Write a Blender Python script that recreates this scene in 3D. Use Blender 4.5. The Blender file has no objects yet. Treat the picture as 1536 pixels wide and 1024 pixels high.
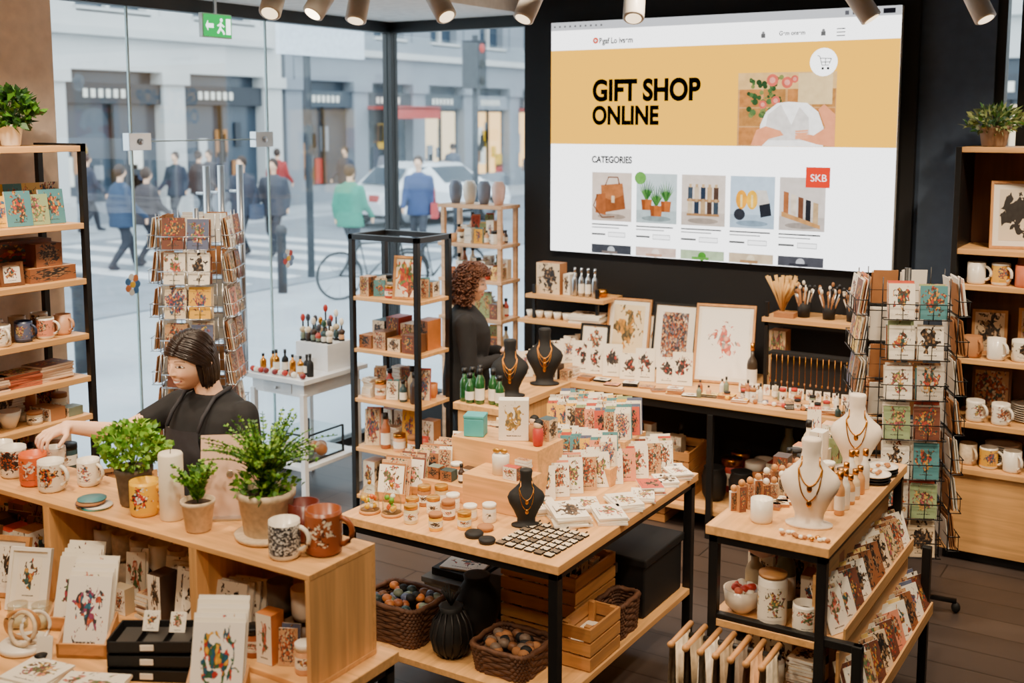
import bpy, math, random
from mathutils import Matrix, Vector
random.seed(7)
R=random.random
def U(a,b): return a+(b-a)*random.random()
COL=bpy.context.scene.collection
# ------------------------------------------------------------------ materials
def lin(c):
    return tuple(((v/255)/12.92 if v/255<=.04045 else ((v/255+.055)/1.055)**2.4) for v in c)
_m={}
def mat(rgb,rough=.55,metal=0,var=.10,scale=14,emit=0,bump=0,name=None,coat=0):
    k=(tuple(rgb),rough,metal,var,scale,emit,bump,coat)
    if k in _m: return _m[k]
    m=bpy.data.materials.new(name or 'mat_%d_%d_%d'%tuple(int(v) for v in rgb)); m.use_nodes=True
    nt=m.node_tree; n=nt.nodes; b=n['Principled BSDF']
    c=lin(rgb)
    b.inputs['Roughness'].default_value=rough; b.inputs['Metallic'].default_value=metal
    if coat: b.inputs['Coat Weight'].default_value=coat
    tc=n.new('ShaderNodeTexCoord'); nz=n.new('ShaderNodeTexNoise'); nz.inputs['Scale'].default_value=scale; nz.inputs['Detail'].default_value=3
    nt.links.new(tc.outputs['Object'],nz.inputs['Vector'])
    rp=n.new('ShaderNodeValToRGB'); e=rp.color_ramp.elements
    e[0].position=.3; e[1].position=.7
    e[0].color=(*[max(0,v*(1-var)) for v in c],1); e[1].color=(*[min(1,v*(1+var)) for v in c],1)
    nt.links.new(nz.outputs['Fac'],rp.inputs['Fac']); nt.links.new(rp.outputs['Color'],b.inputs['Base Color'])
    if emit:
        nt.links.new(rp.outputs['Color'],b.inputs['Emission Color']); b.inputs['Emission Strength'].default_value=emit
    if bump:
        bp=n.new('ShaderNodeBump'); bp.inputs['Strength'].default_value=bump; bp.inputs['Distance'].default_value=.01
        nt.links.new(nz.outputs['Fac'],bp.inputs['Height']); nt.links.new(bp.outputs['Normal'],b.inputs['Normal'])
    _m[k]=m; return m
def wood(rgb,ax=0,rough=.5,dark=.74,name='wood'):
    k=('w',rgb,ax,rough,dark)
    if k in _m: return _m[k]
    m=bpy.data.materials.new(name); m.use_nodes=True; nt=m.node_tree; n=nt.nodes; b=n['Principled BSDF']; b.inputs['Roughness'].default_value=rough
    tc=n.new('ShaderNodeTexCoord'); mp=n.new('ShaderNodeMapping'); s=[22,22,22]; s[ax]=1.3; mp.inputs['Scale'].default_value=s
    nz=n.new('ShaderNodeTexNoise'); nz.inputs['Scale'].default_value=1.6; nz.inputs['Detail'].default_value=6; nz.inputs['Distortion'].default_value=.6
    rp=n.new('ShaderNodeValToRGB'); e=rp.color_ramp.elements; c=lin(rgb)
    e[0].position=.32; e[1].position=.68; e[0].color=(*[v*dark for v in c],1); e[1].color=(*[min(1,v*1.08) for v in c],1)
    L=nt.links.new; L(tc.outputs['Object'],mp.inputs['Vector']); L(mp.outputs['Vector'],nz.inputs['Vector']); L(nz.outputs['Fac'],rp.inputs['Fac']); L(rp.outputs['Color'],b.inputs['Base Color'])
    bp=n.new('ShaderNodeBump'); bp.inputs['Strength'].default_value=.1; L(nz.outputs['Fac'],bp.inputs['Height']); L(bp.outputs['Normal'],b.inputs['Normal'])
    _m[k]=m; return m
def art(bg,pal,scale=5,thr=.10,seed=0,rough=.5,lines=True,cell=2.6):
    k=('a',bg,tuple(pal),scale,thr,seed,lines)
    if k in _m: return _m[k]
    m=bpy.data.materials.new('printed_art'); m.use_nodes=True; nt=m.node_tree; n=nt.nodes; b=n['Principled BSDF']; b.inputs['Roughness'].default_value=rough
    L=nt.links.new
    def mth(op,a,b_=None,c=None):
        q=n.new('ShaderNodeMath'); q.operation=op
        for i,v in enumerate((a,b_,c)):
            if v is None: continue
            if isinstance(v,(int,float)): q.inputs[i].default_value=v
            else: L(v,q.inputs[i])
        return q.outputs[0]
    tc=n.new('ShaderNodeTexCoord'); fr=n.new('ShaderNodeVectorMath'); fr.operation='FRACTION'; L(tc.outputs['UV'],fr.inputs[0])
    sb=n.new('ShaderNodeVectorMath'); sb.operation='SUBTRACT'; sb.inputs[1].default_value=(.5,.56,0); L(fr.outputs[0],sb.inputs[0])
    ln=n.new('ShaderNodeVectorMath'); ln.operation='LENGTH'; L(sb.outputs[0],ln.inputs[0])
    mp=n.new('ShaderNodeMapping'); mp.inputs['Location'].default_value=(seed*3.7,seed*1.3,seed*.7); L(tc.outputs['UV'],mp.inputs['Vector'])
    n1=n.new('ShaderNodeTexNoise'); n1.inputs['Scale'].default_value=scale; n1.inputs['Detail'].default_value=4; n1.inputs['Distortion'].default_value=.8; L(mp.outputs[0],n1.inputs['Vector'])
    n2=n.new('ShaderNodeTexVoronoi'); n2.inputs['Scale'].default_value=scale*cell; L(mp.outputs[0],n2.inputs['Vector'])
    g=mth('GREATER_THAN',mth('MULTIPLY_ADD',ln.outputs['Value'],-.72,n1.outputs['Fac']),.40-thr)
    sp=n.new('ShaderNodeSeparateColor'); L(n2.outputs['Color'],sp.inputs[0])
    rp=n.new('ShaderNodeValToRGB'); rp.color_ramp.interpolation='CONSTANT'; el=rp.color_ramp.elements
    while len(el)<len(pal): el.new(.5)
    for i,c in enumerate(pal): el[i].position=i/len(pal); el[i].color=(*lin(c),1)
    L(sp.outputs[0],rp.inputs['Fac'])
    hs=n.new('ShaderNodeHueSaturation'); L(rp.outputs['Color'],hs.inputs['Color']); L(mth('MULTIPLY_ADD',n2.outputs['Distance'],-.7,1.2),hs.inputs['Value'])
    mx=n.new('ShaderNodeMix'); mx.data_type='RGBA'; mx.inputs[6].default_value=(*lin(bg),1); L(g,mx.inputs[0]); L(hs.outputs['Color'],mx.inputs[7])
    out=mx.outputs[2]
    if lines:
        s=n.new('ShaderNodeSeparateXYZ'); L(fr.outputs[0],s.inputs[0])
        lx=mth('LESS_THAN',mth('ABSOLUTE',mth('SUBTRACT',s.outputs[0],.5)),.24); ly=mth('LESS_THAN',mth('ABSOLUTE',mth('SUBTRACT',s.outputs[1],.13)),.015)
        nn=n.new('ShaderNodeTexNoise'); nn.inputs['Scale'].default_value=40; L(mp.outputs[0],nn.inputs['Vector'])
        t=mth('MULTIPLY',mth('MULTIPLY',lx,ly),mth('GREATER_THAN',nn.outputs['Fac'],.46)); m2=n.new('ShaderNodeMix'); m2.data_type='RGBA'; L(t,m2.inputs[0]); L(out,m2.inputs[6]); m2.inputs[7].default_value=(.05,.04,.04,1); out=m2.outputs[2]
    L(out,b.inputs['Base Color'])
    _m[k]=m; return m
def emis(rgb,st=1.0,mot=0):
    k=('e',rgb,st,mot)
    if k in _m: return _m[k]
    m=bpy.data.materials.new('lit_display'); m.use_nodes=True; nt=m.node_tree; n=nt.nodes; n.clear()
    e=n.new('ShaderNodeEmission'); e.inputs[0].default_value=(*lin(rgb),1); e.inputs[1].default_value=st; o=n.new('ShaderNodeOutputMaterial'); nt.links.new(e.outputs[0],o.inputs[0])
    if mot:
        tc=n.new('ShaderNodeTexCoord'); nz=n.new('ShaderNodeTexNoise'); nz.inputs['Scale'].default_value=22; nz.inputs['Detail'].default_value=4; nt.links.new(tc.outputs['Object'],nz.inputs['Vector'])
        mr=n.new('ShaderNodeMapRange'); mr.inputs[1].default_value=.3; mr.inputs[2].default_value=.7; mr.inputs[3].default_value=st*(1-mot); mr.inputs[4].default_value=st*(1+mot); nt.links.new(nz.outputs['Fac'],mr.inputs[0]); nt.links.new(mr.outputs[0],e.inputs[1])
    _m[k]=m; return m
def glass(tint=(243,248,248),refl=.05):
    k=('g',tint,refl)
    if k in _m: return _m[k]
    m=bpy.data.materials.new('clear_glass'); m.use_nodes=True; nt=m.node_tree; n=nt.nodes; n.clear(); L=nt.links.new
    t=n.new('ShaderNodeBsdfTransparent'); t.inputs[0].default_value=(*lin(tint),1); g=n.new('ShaderNodeBsdfGlossy'); g.inputs['Roughness'].default_value=.03
    lw=n.new('ShaderNodeLayerWeight'); lw.inputs[0].default_value=.2; ad=n.new('ShaderNodeMath'); ad.operation='MULTIPLY_ADD'; ad.inputs[1].default_value=.4; ad.inputs[2].default_value=refl*.4; L(lw.outputs['Fresnel'],ad.inputs[0])
    mx=n.new('ShaderNodeMixShader'); o=n.new('ShaderNodeOutputMaterial'); L(ad.outputs[0],mx.inputs[0]); L(t.outputs[0],mx.inputs[1]); L(g.outputs[0],mx.inputs[2]); L(mx.outputs[0],o.inputs[0])
    _m[k]=m; return m
OAK=(228,172,106)
WX=wood(OAK,0,name='oak_x'); WY=wood(OAK,1,name='oak_y'); WZ=wood(OAK,2,name='oak_z')
PX=wood((202,144,84),0,name='pine_x'); PY_=wood((202,144,84),1,name='pine_y'); PZ=wood((202,144,84),2,name='pine_z')
BLK=mat((12,12,13),.45,0,.15,name='black_powdercoat'); BLM=mat((10,10,11),.7,name='black_matte')
WHT=mat((240,234,220),.5,0,.03,name='white_paper'); CER=mat((234,226,210),.3,0,.04,name='white_ceramic',coat=.2)
GOLD=mat((196,132,52),.28,1,.1,name='gold_metal'); STEEL=mat((190,192,195),.28,1,.05,name='brushed_steel')
KRAFT=mat((164,110,64),.8,name='kraft_card'); GLS=glass()
pals=[[(176,70,54),(56,90,86),(210,154,70),(84,62,50)],[(84,114,68),(200,96,74),(226,174,148),(100,86,62)],[(34,32,32),(74,58,46),(150,116,82),(34,32,32)],
[(62,100,134),(210,148,74),(176,76,80),(60,72,86)],[(176,90,100),(98,124,80),(220,176,94),(110,70,60)],[(50,76,72),(190,100,56),(206,186,148),(130,60,44)]]
AW=[art((242,234,216),p,4.6+.5*i,.06+.02*(i%3),i) for i,p in enumerate(pals)]
AC=[art((232,176,60),pals[3],6,.08,11),art((80,136,142),pals[0],6,.1,12),art((194,80,60),pals[2],6,.06,13),art((148,168,124),pals[4],6,.1,14),art((224,144,112),pals[5],6,.1,15),art((238,204,120),pals[1],6,.1,16),art((92,100,128),pals[4],6,.1,17),art((226,208,176),pals[3],7,.2,18),art((196,186,170),pals[0],6,.12,19)]
AB=[art((144,90,54),pals[2],6,.14,21),art((192,148,104),pals[5],7,.2,22),art((226,202,166),pals[2],6,.14,23),art((112,66,50),pals[0],6,.14,24),art((206,176,138),pals[4],6,.2,25)]
AMIX=AW+AW+AC+AB
# ------------------------------------------------------------------ builder
def T(x=0,y=0,z=0,rz=0,rx=0,ry=0,s=1):
    m=Matrix.Translation((x,y,z))@Matrix.Rotation(math.radians(rz),4,'Z')@Matrix.Rotation(math.radians(rx),4,'X')@Matrix.Rotation(math.radians(ry),4,'Y')
    return m@Matrix.Scale(s,4) if s!=1 else m
class B:
    def __init__(s,name): s.n=name; s.v=[]; s.f=[]; s.mi=[]; s.uv=[]; s.sm=[]; s.mats=[]
    def idx(s,m):
        if m not in s.mats: s.mats.append(m)
        return s.mats.index(m)
    def add(s,vs,fs,m,M=None,uv=None,sm=False):
        o=len(s.v)
        for v in vs:
            v=Vector(v); s.v.append(tuple(M@v) if M is not None else tuple(v))
        for i,f in enumerate(fs):
            s.f.append([o+j for j in f]); s.mi.append(s.idx(m[i] if isinstance(m,list) else m)); s.sm.append(sm)
            s.uv.append(uv[i] if uv and i<len(uv) and uv[i] else [(0,0)]*len(f))
        return s
    def box(s,x0,x1,y0,y1,z0,z1,m,M=None,front=None,top=None,right=None):
        vs=[(x0,y0,z0),(x1,y0,z0),(x1,y1,z0),(x0,y1,z0),(x0,y0,z1),(x1,y0,z1),(x1,y1,z1),(x0,y1,z1)]
        fs=[(0,3,2,1),(4,5,6,7),(0,1,5,4),(1,2,6,5),(2,3,7,6),(3,0,4,7)]
        ms=[m,top or m,front or m,right or m,m,m]
        a,b=random.randint(0,60),random.randint(0,60); e=.01
        q=[(a+e,b+e),(a+1-e,b+e),(a+1-e,b+1-e),(a+e,b+1-e)]
        return s.add(vs,fs,ms,M,[q,q,q,q,q,q])
    def card(s,x,y,z,w=.1,h=.14,t=.004,rz=35,tilt=12,m=None,side=None):
        return s.box(-w/2,w/2,-t/2,t/2,0,h,side or WHT,T(x,y,z,rz,-tilt),front=m or random.choice(AW))
    def flat(s,x,y,z,w,d,h,rz,top=None,side=None):
        return s.box(-w/2,w/2,-d/2,d/2,0,h,side or WHT,T(x,y,z,rz),top=top or random.choice(AW))
    def lathe(s,x,y,z,pr,m,seg=20,M=None,sx=1,sy=1,close=True,rep=3):
        vs=[];fs=[];uv=[];n=len(pr); A=random.randint(0,50); zz=[h for r,h in pr]; z0=min(zz); dz=max(1e-6,max(zz)-z0)
        for r,h in pr:
            for k in range(seg):
                a=2*math.pi*k/seg; vs.append((r*math.cos(a)*sx,r*math.sin(a)*sy,h))
        for i in range(n-1):
            v0=A+.02+.96*(pr[i][1]-z0)/dz; v1=A+.02+.96*(pr[i+1][1]-z0)/dz
            for k in range(seg):
                k2=(k+1)%seg; fs.append((i*seg+k,i*seg+k2,(i+1)*seg+k2,(i+1)*seg+k)); u0=A+k/seg*rep+.001; u1=A+(k+1)/seg*rep-.001; uv.append([(u0,v0),(u1,v0),(u1,v1),(u0,v1)])
        if close:
            fs.append(tuple(range(seg-1,-1,-1))); fs.append(tuple((n-1)*seg+k for k in range(seg)))
        MM=T(x,y,z)@(M if M is not None else Matrix.Identity(4))
        return s.add(vs,fs,m,MM,uv,True)
    def tube(s,pts,r,m,seg=6,cyc=False,M=None):
        P=[Vector(p) for p in pts]; n=len(P); vs=[];fs=[]
        rr=r if isinstance(r,list) else [r]*n
        for i in range(n):
            if cyc: d=P[(i+1)%n]-P[i-1]
            else: d=P[min(i+1,n-1)]-P[max(i-1,0)]
            d.normalize(); up=Vector((0,0,1)) if abs(d.z)<.9 else Vector((1,0,0))
            a=d.cross(up).normalized(); b=d.cross(a)
            for k in range(seg):
                t=2*math.pi*k/seg; vs.append(P[i]+(a*math.cos(t)+b*math.sin(t))*rr[i])
        for i in range(n if cyc else n-1):
            j=(i+1)%n
            for k in range(seg):
                k2=(k+1)%seg; fs.append((i*seg+k,i*seg+k2,j*seg+k2,j*seg+k))
        if not cyc: fs.append(tuple(range(seg-1,-1,-1))); fs.append(tuple((n-1)*seg+k for k in range(seg)))
        return s.add(vs,fs,m,M,None,True)
    def ell(s,x,y,z,rx,ry,rz,m,seg=14,M=None,rings=8):
        pr=[(max(.001,math.sin(math.pi*i/rings)),-math.cos(math.pi*i/rings)) for i in range(rings+1)]
        MM=T(x,y,z)@(M if M is not None else Matrix.Identity(4))@Matrix.Diagonal((rx,ry,rz,1))
        vs=[];fs=[]
        for r,h in pr:
            for k in range(seg):
                a=2*math.pi*k/seg; vs.append((r*math.cos(a),r*math.sin(a),h))
        for i in range(rings):
            for k in range(seg):
                k2=(k+1)%seg; fs.append((i*seg+k,i*seg+k2,(i+1)*seg+k2,(i+1)*seg+k))
        return s.add(vs,fs,m,MM,None,True)
    def cap(s,p0,r0,p1,r1,m=None):
        p0=Vector(p0);p1=Vector(p1); d=(p1-p0).normalized(); pts=[];rr=[]
        for a in (80,55,30): pts.append(p0-d*r0*math.sin(math.radians(a))); rr.append(r0*math.cos(math.radians(a)))
        pts+= [p0,p1]; rr+=[r0,r1]
        for a in (30,55,80): pts.append(p1+d*r1*math.sin(math.radians(a))); rr.append(r1*math.cos(math.radians(a)))
        return s.tube(pts,rr,m or WHT,12)
    def done(s,parent=None,bevel=0,remesh=0,smooth=0):
        xs=[v[0] for v in s.v];ys=[v[1] for v in s.v];zs=[v[2] for v in s.v]
        o=Vector(((min(xs)+max(xs))/2,(min(ys)+max(ys))/2,min(zs)))
        me=bpy.data.meshes.new(s.n); me.from_pydata([tuple(Vector(v)-o) for v in s.v],[],s.f)
        for m in s.mats: me.materials.append(m)
        me.polygons.foreach_set('material_index',s.mi); me.polygons.foreach_set('use_smooth',s.sm)
        ul=me.uv_layers.new(name='UVMap'); fl=[c for q in s.uv for p in q for c in p]; ul.data.foreach_set('uv',fl)
        me.update(); ob=bpy.data.objects.new(s.n,me); COL.objects.link(ob); ob.location=o
        if remesh:
            r=ob.modifiers.new('remesh','REMESH'); r.mode='VOXEL'; r.voxel_size=remesh; r.use_smooth_shade=True
            if smooth: q=ob.modifiers.new('smooth','SMOOTH'); q.factor=.6; q.iterations=smooth
        if bevel:
            q=ob.modifiers.new('bevel','BEVEL'); q.width=bevel; q.segments=2; q.limit_method='ANGLE'
        if parent: ob.parent=parent
        return ob
def empty(n,loc=(0,0,0)):
    e=bpy.data.objects.new(n,None); COL.objects.link(e); e.empty_display_size=.1; return e
# ------------------------------------------------------------------ item makers (into builder)
COF=mat((70,45,30),.3)
def mug(b,x,y,z,m,rz=0,s=1.0,band=None):
    h=.1*s;r=.041*s
    b.lathe(x,y,z,[(r*.85,0),(r*.98,.006),(r,.015),(r,h),(r*.92,h),(r*.9,.02),(r*.3,.012)],m,22)
    if band: b.lathe(x,y,z,[(r*1.012,h*.14),(r*1.018,h*.16),(r*1.018,h*.9),(r*1.012,h*.92)],band,24,close=False)
    pts=[]
    for i in range(9):
        t=math.pi*(i/8-.5); pts.append((r*.93+math.cos(t)*.03*s,0,h*.52+math.sin(t)*.031*s))
    b.tube(pts,.0065*s,m,7,M=T(x,y,z,rz))
    b.lathe(x,y,z,[(r*.9,h*.72),(r*.89,h*.725)],COF,16)
def bottle(b,x,y,z,h,r,m,capm=None,neck=.35):
    b.lathe(x,y,z,[(r*.9,0),(r,h*.03),(r,h*.55),(r*.85,h*.63),(r*neck,h*.72),(r*neck,h*.85)],m,14)
    b.lathe(x,y,z+h*.84,[(r*neck*1.25,0),(r*neck*1.25,h*.16)],capm or m,12)
    if R()<.5: b.lathe(x,y,z,[(r*1.02,h*.12),(r*1.02,h*.45)],WHT,14,close=False)
def jar(b,x,y,z,h,r,m,lid):
    b.lathe(x,y,z,[(r*.95,0),(r,h*.05),(r,h*.75),(r*.9,h*.8)],m,18); b.lathe(x,y,z+h*.78,[(r*1.02,0),(r*1.02,h*.2),(r*.95,h*.22)],lid,18)
    b.lathe(x,y,z,[(r*1.02,h*.2),(r*1.02,h*.58)],random.choice(AW[:3]+[WHT]),18,close=False)
BS=[(0,.26,.16,0),(.03,.26,.16,0),(.05,.16,.10,0),(.14,.16,.10,0),(.28,.22,.13,-.01),(.42,.30,.15,-.02),(.52,.33,.14,0),(.60,.29,.125,.015),(.68,.19,.11,.03),(.75,.12,.095,.035),(.85,.10,.088,.04),(.97,.112,.098,.035),(1.0,.10,.088,.035)]
def bust(b,x,y,z,h,m,rz=35,gold=GOLD,n=2,th=.0026):
    M=T(x,y,z,rz); vs=[];fs=[];seg=24
    for (q,hw,hd,yo) in BS:
        for k in range(seg):
            a=2*math.pi*k/seg; vs.append((hw*h*math.cos(a),hd*h*math.sin(a)+yo*h,q*h))
    for i in range(len(BS)-1):
        for k in range(seg):
            k2=(k+1)%seg; fs.append((i*seg+k,i*seg+k2,(i+1)*seg+k2,(i+1)*seg+k))
    fs.append(tuple(range(seg-1,-1,-1))); fs.append(tuple((len(BS)-1)*seg+k for k in range(seg)))
    b.add(vs,fs,m,M,None,True)
    def surf(xx,q):
        for i in range(len(BS)-1):
            if BS[i][0]<=q<=BS[i+1][0]:
                t=(q-BS[i][0])/(BS[i+1][0]-BS[i][0]); hw,hd,yo=[BS[i][j]*(1-t)+BS[i+1][j]*t for j in (1,2,3)]
                return -hd*math.sqrt(max(.02,1-(xx/hw)**2))+yo
        return 0
    for j in range(n):
        bot=[.50,.33,.42][j]; pts=[]
        for i in range(25):
            t=-1+2*i/24; q=.80-(.80-bot)*(1-abs(t)**1.8); xx=.135*math.sin(t*math.pi/2)
            lim=.098 if q>.68 else .135; xx=max(-lim,min(lim,xx)); pts.append((xx*h,surf(xx,q)*h-.003,q*h))
        b.tube(pts,th*h/.3,gold,6,M=M)
        b.ell(0,0,0,.009*h/.3,.004,.013*h/.3,gold,M=M@T(0,surf(0,bot)*h-.006,(bot-.03)*h))
def leaf(b,p,d,L,w,m):
    d=Vector(d).normalized(); up=Vector((U(-1,1),U(-1,1),U(-.2,1))); a=d.cross(up)
    if a.length<.01: a=Vector((1,0,0))
    a.normalize(); p=Vector(p); n=a.cross(d)*w*.35
    b.add([p,p+d*L*.45+a*w+n,p+d*L,p+d*L*.45-a*w+n,p+d*L*.5],[(0,4,1),(1,4,2),(2,4,3),(3,4,0)],m,None,None,True)
GR=[mat((84,140,34),.5,0,.2),mat((118,170,46),.5,0,.2),mat((52,100,28),.5,0,.2),mat((146,186,64),.5,0,.2)]
def bush(b,x,y,z,rx,rz,n=500,L=.02,w=.008,ms=GR):
    for i in range(26):
        a=U(0,6.28);q=U(.2,.9); b.tube([(x,y,z),(x+math.cos(a)*rx*q*.4,y+math.sin(a)*rx*q*.4,z+rz*.8),(x+math.cos(a)*rx*q,y+math.sin(a)*rx*q,z+rz*U(1,1.7))],.0015,ms[2],4)
    for i in range(n):
        a=U(0,6.28); c=U(-.85,1); r=math.sqrt(1-c*c)*U(.55,1.05)
        k=1+.18*math.sin(a*3+c*4)
        p=(x+math.cos(a)*r*rx*k,y+math.sin(a)*r*rx*k,z+rz+c*rz*k)
        leaf(b,p,(math.cos(a)*r+U(-.6,.6),math.sin(a)*r+U(-.6,.6),c*.6+U(-.3,.8)),L*U(.7,1.3),w*U(.7,1.2),random.choice(ms))
def fern(b,x,y,z,Lm,n=26,ms=GR,spread=.75,ll=.016,lw=.004):
    for i in range(n):
        a=U(0,6.28); L=Lm*U(.6,1.05); sp=U(.15,spread); pts=[]
        for k in range(12):
            t=k/11; h=L*(t*math.cos(sp*t*1.1)); o=L*sp*t*t*.9+L*.15*t
            pts.append(Vector((x+math.cos(a)*o,y+math.sin(a)*o,z+h)))
        b.tube(pts,.0014,ms[2],4)
        for k in range(2,12):
            d=(pts[k]-pts[k-1]).normalized(); sd=d.cross(Vector((0,0,1)))
            if sd.length<.01: sd=Vector((1,0,0))
            sd.normalize()
            for q in (-1,1):
                for h in (0,.5):
                    leaf(b,pts[k-1].lerp(pts[k],h),sd*q*1.0+d*.7+Vector((U(-.3,.3),U(-.3,.3),U(-.2,.4))),ll*U(.8,1.5)*(1.25-k/16),lw,random.choice(ms))
SOIL=mat((60,42,30),.9,0,.3,60)
def pot(b,x,y,z,r,h,m,saucer=False):
    b.lathe(x,y,z,[(r*.7,0),(r*.78,h*.05),(r*.98,h*.85),(r*1.05,h*.88),(r*1.05,h),(r*.93,h),(r*.9,h*.85)],m,24)
    b.lathe(x,y,z,[(r*.9,h*.86),(r*.88,h*.87)],SOIL,20)
    if saucer: b.lathe(x,y,z,[(r*.9,0),(r*1.1,.004),(r*1.15,.018),(r*1.1,.018)],m,24)
def stack(b,x,y,z,w,d,n,t,rz,ms=AW,side=WHT):
    for i in range(n): b.flat(x+U(-.006,.006),y+U(-.006,.006),z+i*t,w,d,t*.88,rz+U(-6,6),random.choice(ms),side)
def frame(b,x,y,z,w,h,rz,tilt,fm,am,bw=.015,t=.018,matte=.0):
    M=T(x,y,z,rz,-tilt)
    b.box(-w/2,w/2,-t/2,t/2,0,bw,fm,M); b.box(-w/2,w/2,-t/2,t/2,h-bw,h,fm,M); b.box(-w/2,-w/2+bw,-t/2,t/2,bw,h-bw,fm,M); b.box(w/2-bw,w/2,-t/2,t/2,bw,h-bw,fm,M)
    b.box(-w/2+bw,w/2-bw,-t*.1,t/2,bw,h-bw,WHT,M,front=WHT)
    k=bw+matte; b.box(-w/2+k,w/2-k,-t*.16,-t*.1,k,h-k,WHT,M,front=am)
def crate(b,x,y,z,w,d,h,rz,n=4,mx=PX,my=PY_):
    M=T(x,y,z,rz); t=.01; sh=h/n
    for i in range(n):
        z0=i*sh+.004; z1=(i+1)*sh-.006
        b.box(-w/2,w/2,-d/2,-d/2+t,z0,z1,mx,M); b.box(-w/2,w/2,d/2-t,d/2,z0,z1,mx,M)
        b.box(-w/2,-w/2+t,-d/2+t,d/2-t,z0,z1,my,M); b.box(w/2-t,w/2,-d/2+t,d/2-t,z0,z1,my,M)
    for sx in (-1,1):
        for sy in (-1,1):
            cx=sx*(w/2-.022); cy=sy*(d/2-.022); b.box(cx-.012,cx+.012,cy-.012,cy+.012,0,h,PZ,M)
    b.box(-w/2+t,w/2-t,-d/2+t,d/2-t,0,.008,mx,M)
WICK=mat((92,58,36),.7,0,.35,40,name='wicker')
def basket(b,x,y,z,w,d,h,rz):
    M=T(x,y,z,rz); nr=int(h/.014)
    for i in range(nr+1):
        q=i/nr; k=.88+.12*q; pts=[]; N=56
        for j in range(N):
            a=2*math.pi*j/N; cx=math.copysign(abs(math.cos(a))**.35,math.cos(a)); cy=math.copysign(abs(math.sin(a))**.35,math.sin(a))
            wv=.004*(1 if (j+i)%2 else -1)
            pts.append((cx*(w/2*k+wv),cy*(d/2*k+wv),h*q))
        b.tube(pts,.0085 if i<nr else .012,WICK,5,cyc=True,M=M)
    b.box(-w*.42,w*.42,-d*.42,d*.42,.0,.01,WICK,M)
def table_frame(b,x0,x1,y0,y1,h,wm,top=.035,leg=.032,shelves=(),bar=True):
    b.box(x0,x1,y0,y1,h-top,h,wm)
    for lx in (x0+.01,x1-.01-leg):
        for ly in (y0+.01,y1-.01-leg): b.box(lx,lx+leg,ly,ly+leg,0,h-top,BLK)
    if bar:
        for ly in (y0+.01,y1-.01-leg): b.box(x0+.01,x1-.01,ly,ly+leg*.9,h-top-.03,h-top,BLK)
        for lx in (x0+.01,x1-.01-leg): b.box(lx,lx+leg*.9,y0+.01,y1-.01,h-top-.03,h-top,BLK)
    for s in shelves: b.box(x0+.012,x1-.012,y0+.012,y1-.012,s-.028,s,wm)
RND=[mat(c,.45) for c in [(228,222,208),(166,96,56),(44,68,70),(204,124,62),(116,128,110),(234,218,190),(60,42,32),(216,164,118),(190,172,140),(182,66,50)]]
TEAL=mat((70,168,172),.5); RED=mat((180,50,40),.5); YEL=mat((240,184,30),.35); ORG=mat((220,98,34),.35); NAV=mat((36,48,74),.35)
def clutter(b,x0,x1,y0,y1,z,n,hs=(.05,.14),ms=None,rz=0):
    W=x1-x0;D=y1-y0; nx=max(1,round(math.sqrt(n*W/D))); ny=max(1,round(n/nx))
    for j in range(ny):
        for i in range(nx):
            cx=x0+W*(i+.5)/nx; cy=y0+D*(j+.5)/ny; w=W/nx*.42; d=D/ny*.42; h=U(*hs)*(1+.12*j); k=R(); r=min(w,d)
            if k<.3: b.box(-w,w,-d,d,0,h,random.choice(RND+[KRAFT,KRAFT]),T(cx,cy,z,rz+U(-5,5)),front=random.choice(AB+AW),right=random.choice(AB+AW) if R()<.4 else None)
            elif k<.42: stack(b,cx,cy,z,w*1.9,d*1.8,max(2,int(h/.014)),.012,rz,ms or AB)
            elif k<.6: jar(b,cx,cy,z,min(h,r*3.2),r,random.choice(RND),random.choice([KRAFT,BLK,GOLD,WHT]))
            elif k<.78: bottle(b,cx,cy,z,h*1.15,min(r*.8,h*.2),random.choice(RND),BLK,.45)
            elif k<.86: b.lathe(cx,cy,z,[(r*.6,0),(r*.9,h*.2),(r*.95,h*.6),(r*.85,h*.6),(r*.5,h*.1)],random.choice(RND),18)
            else:
                for q in range(2): b.card(cx,cy+.012*q,z,min(w*2,.14),h*1.2+.01*q,.005,rz+25*(rz==0)+U(-6,6),8,random.choice(ms or AMIX))
# ------------------------------------------------------------------ ROOM SHELL
def slab(n,*a,m): return B(n).box(*a,m).done()
def floormat():
    m=bpy.data.materials.new('dark_floor_tiles'); m.use_nodes=True; nt=m.node_tree;n=nt.nodes;b=n['Principled BSDF']; L=nt.links.new
    tc=n.new('ShaderNodeTexCoord'); br=n.new('ShaderNodeTexBrick'); br.inputs['Scale'].default_value=1; br.inputs['Brick Width'].default_value=1.2; br.inputs['Row Height'].default_value=.2; br.inputs['Mortar Size'].default_value=.004
    br.inputs['Color1'].default_value=(*lin((70,60,55)),1); br.inputs['Color2'].default_value=(*lin((56,48,45)),1); br.inputs['Mortar'].default_value=(*lin((30,26,24)),1)
    L(tc.outputs['Object'],br.inputs['Vector']); L(br.outputs['Color'],b.inputs['Base Color']); b.inputs['Roughness'].default_value=.42
    return m
slab('floor',-5.45,2,-2,6.95,-.1,0,m=floormat())
slab('ceiling',-5.45,2,-2,6.95,3.4,3.5,m=mat((120,118,116),.9,name='ceiling_paint'))
slab('trim_soffit',-5.45,-4.15,-2,6.95,3.13,3.4,m=mat((225,225,223),.8))
slab('wall_back',-4.11,-1.5,6.75,6.95,0,3.4,m=mat((11,11,13),.85,0,.2,3,name='black_wall_paint'))
NAVY=mat((66,82,104),.75,name='slate_blue_paint')
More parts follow.
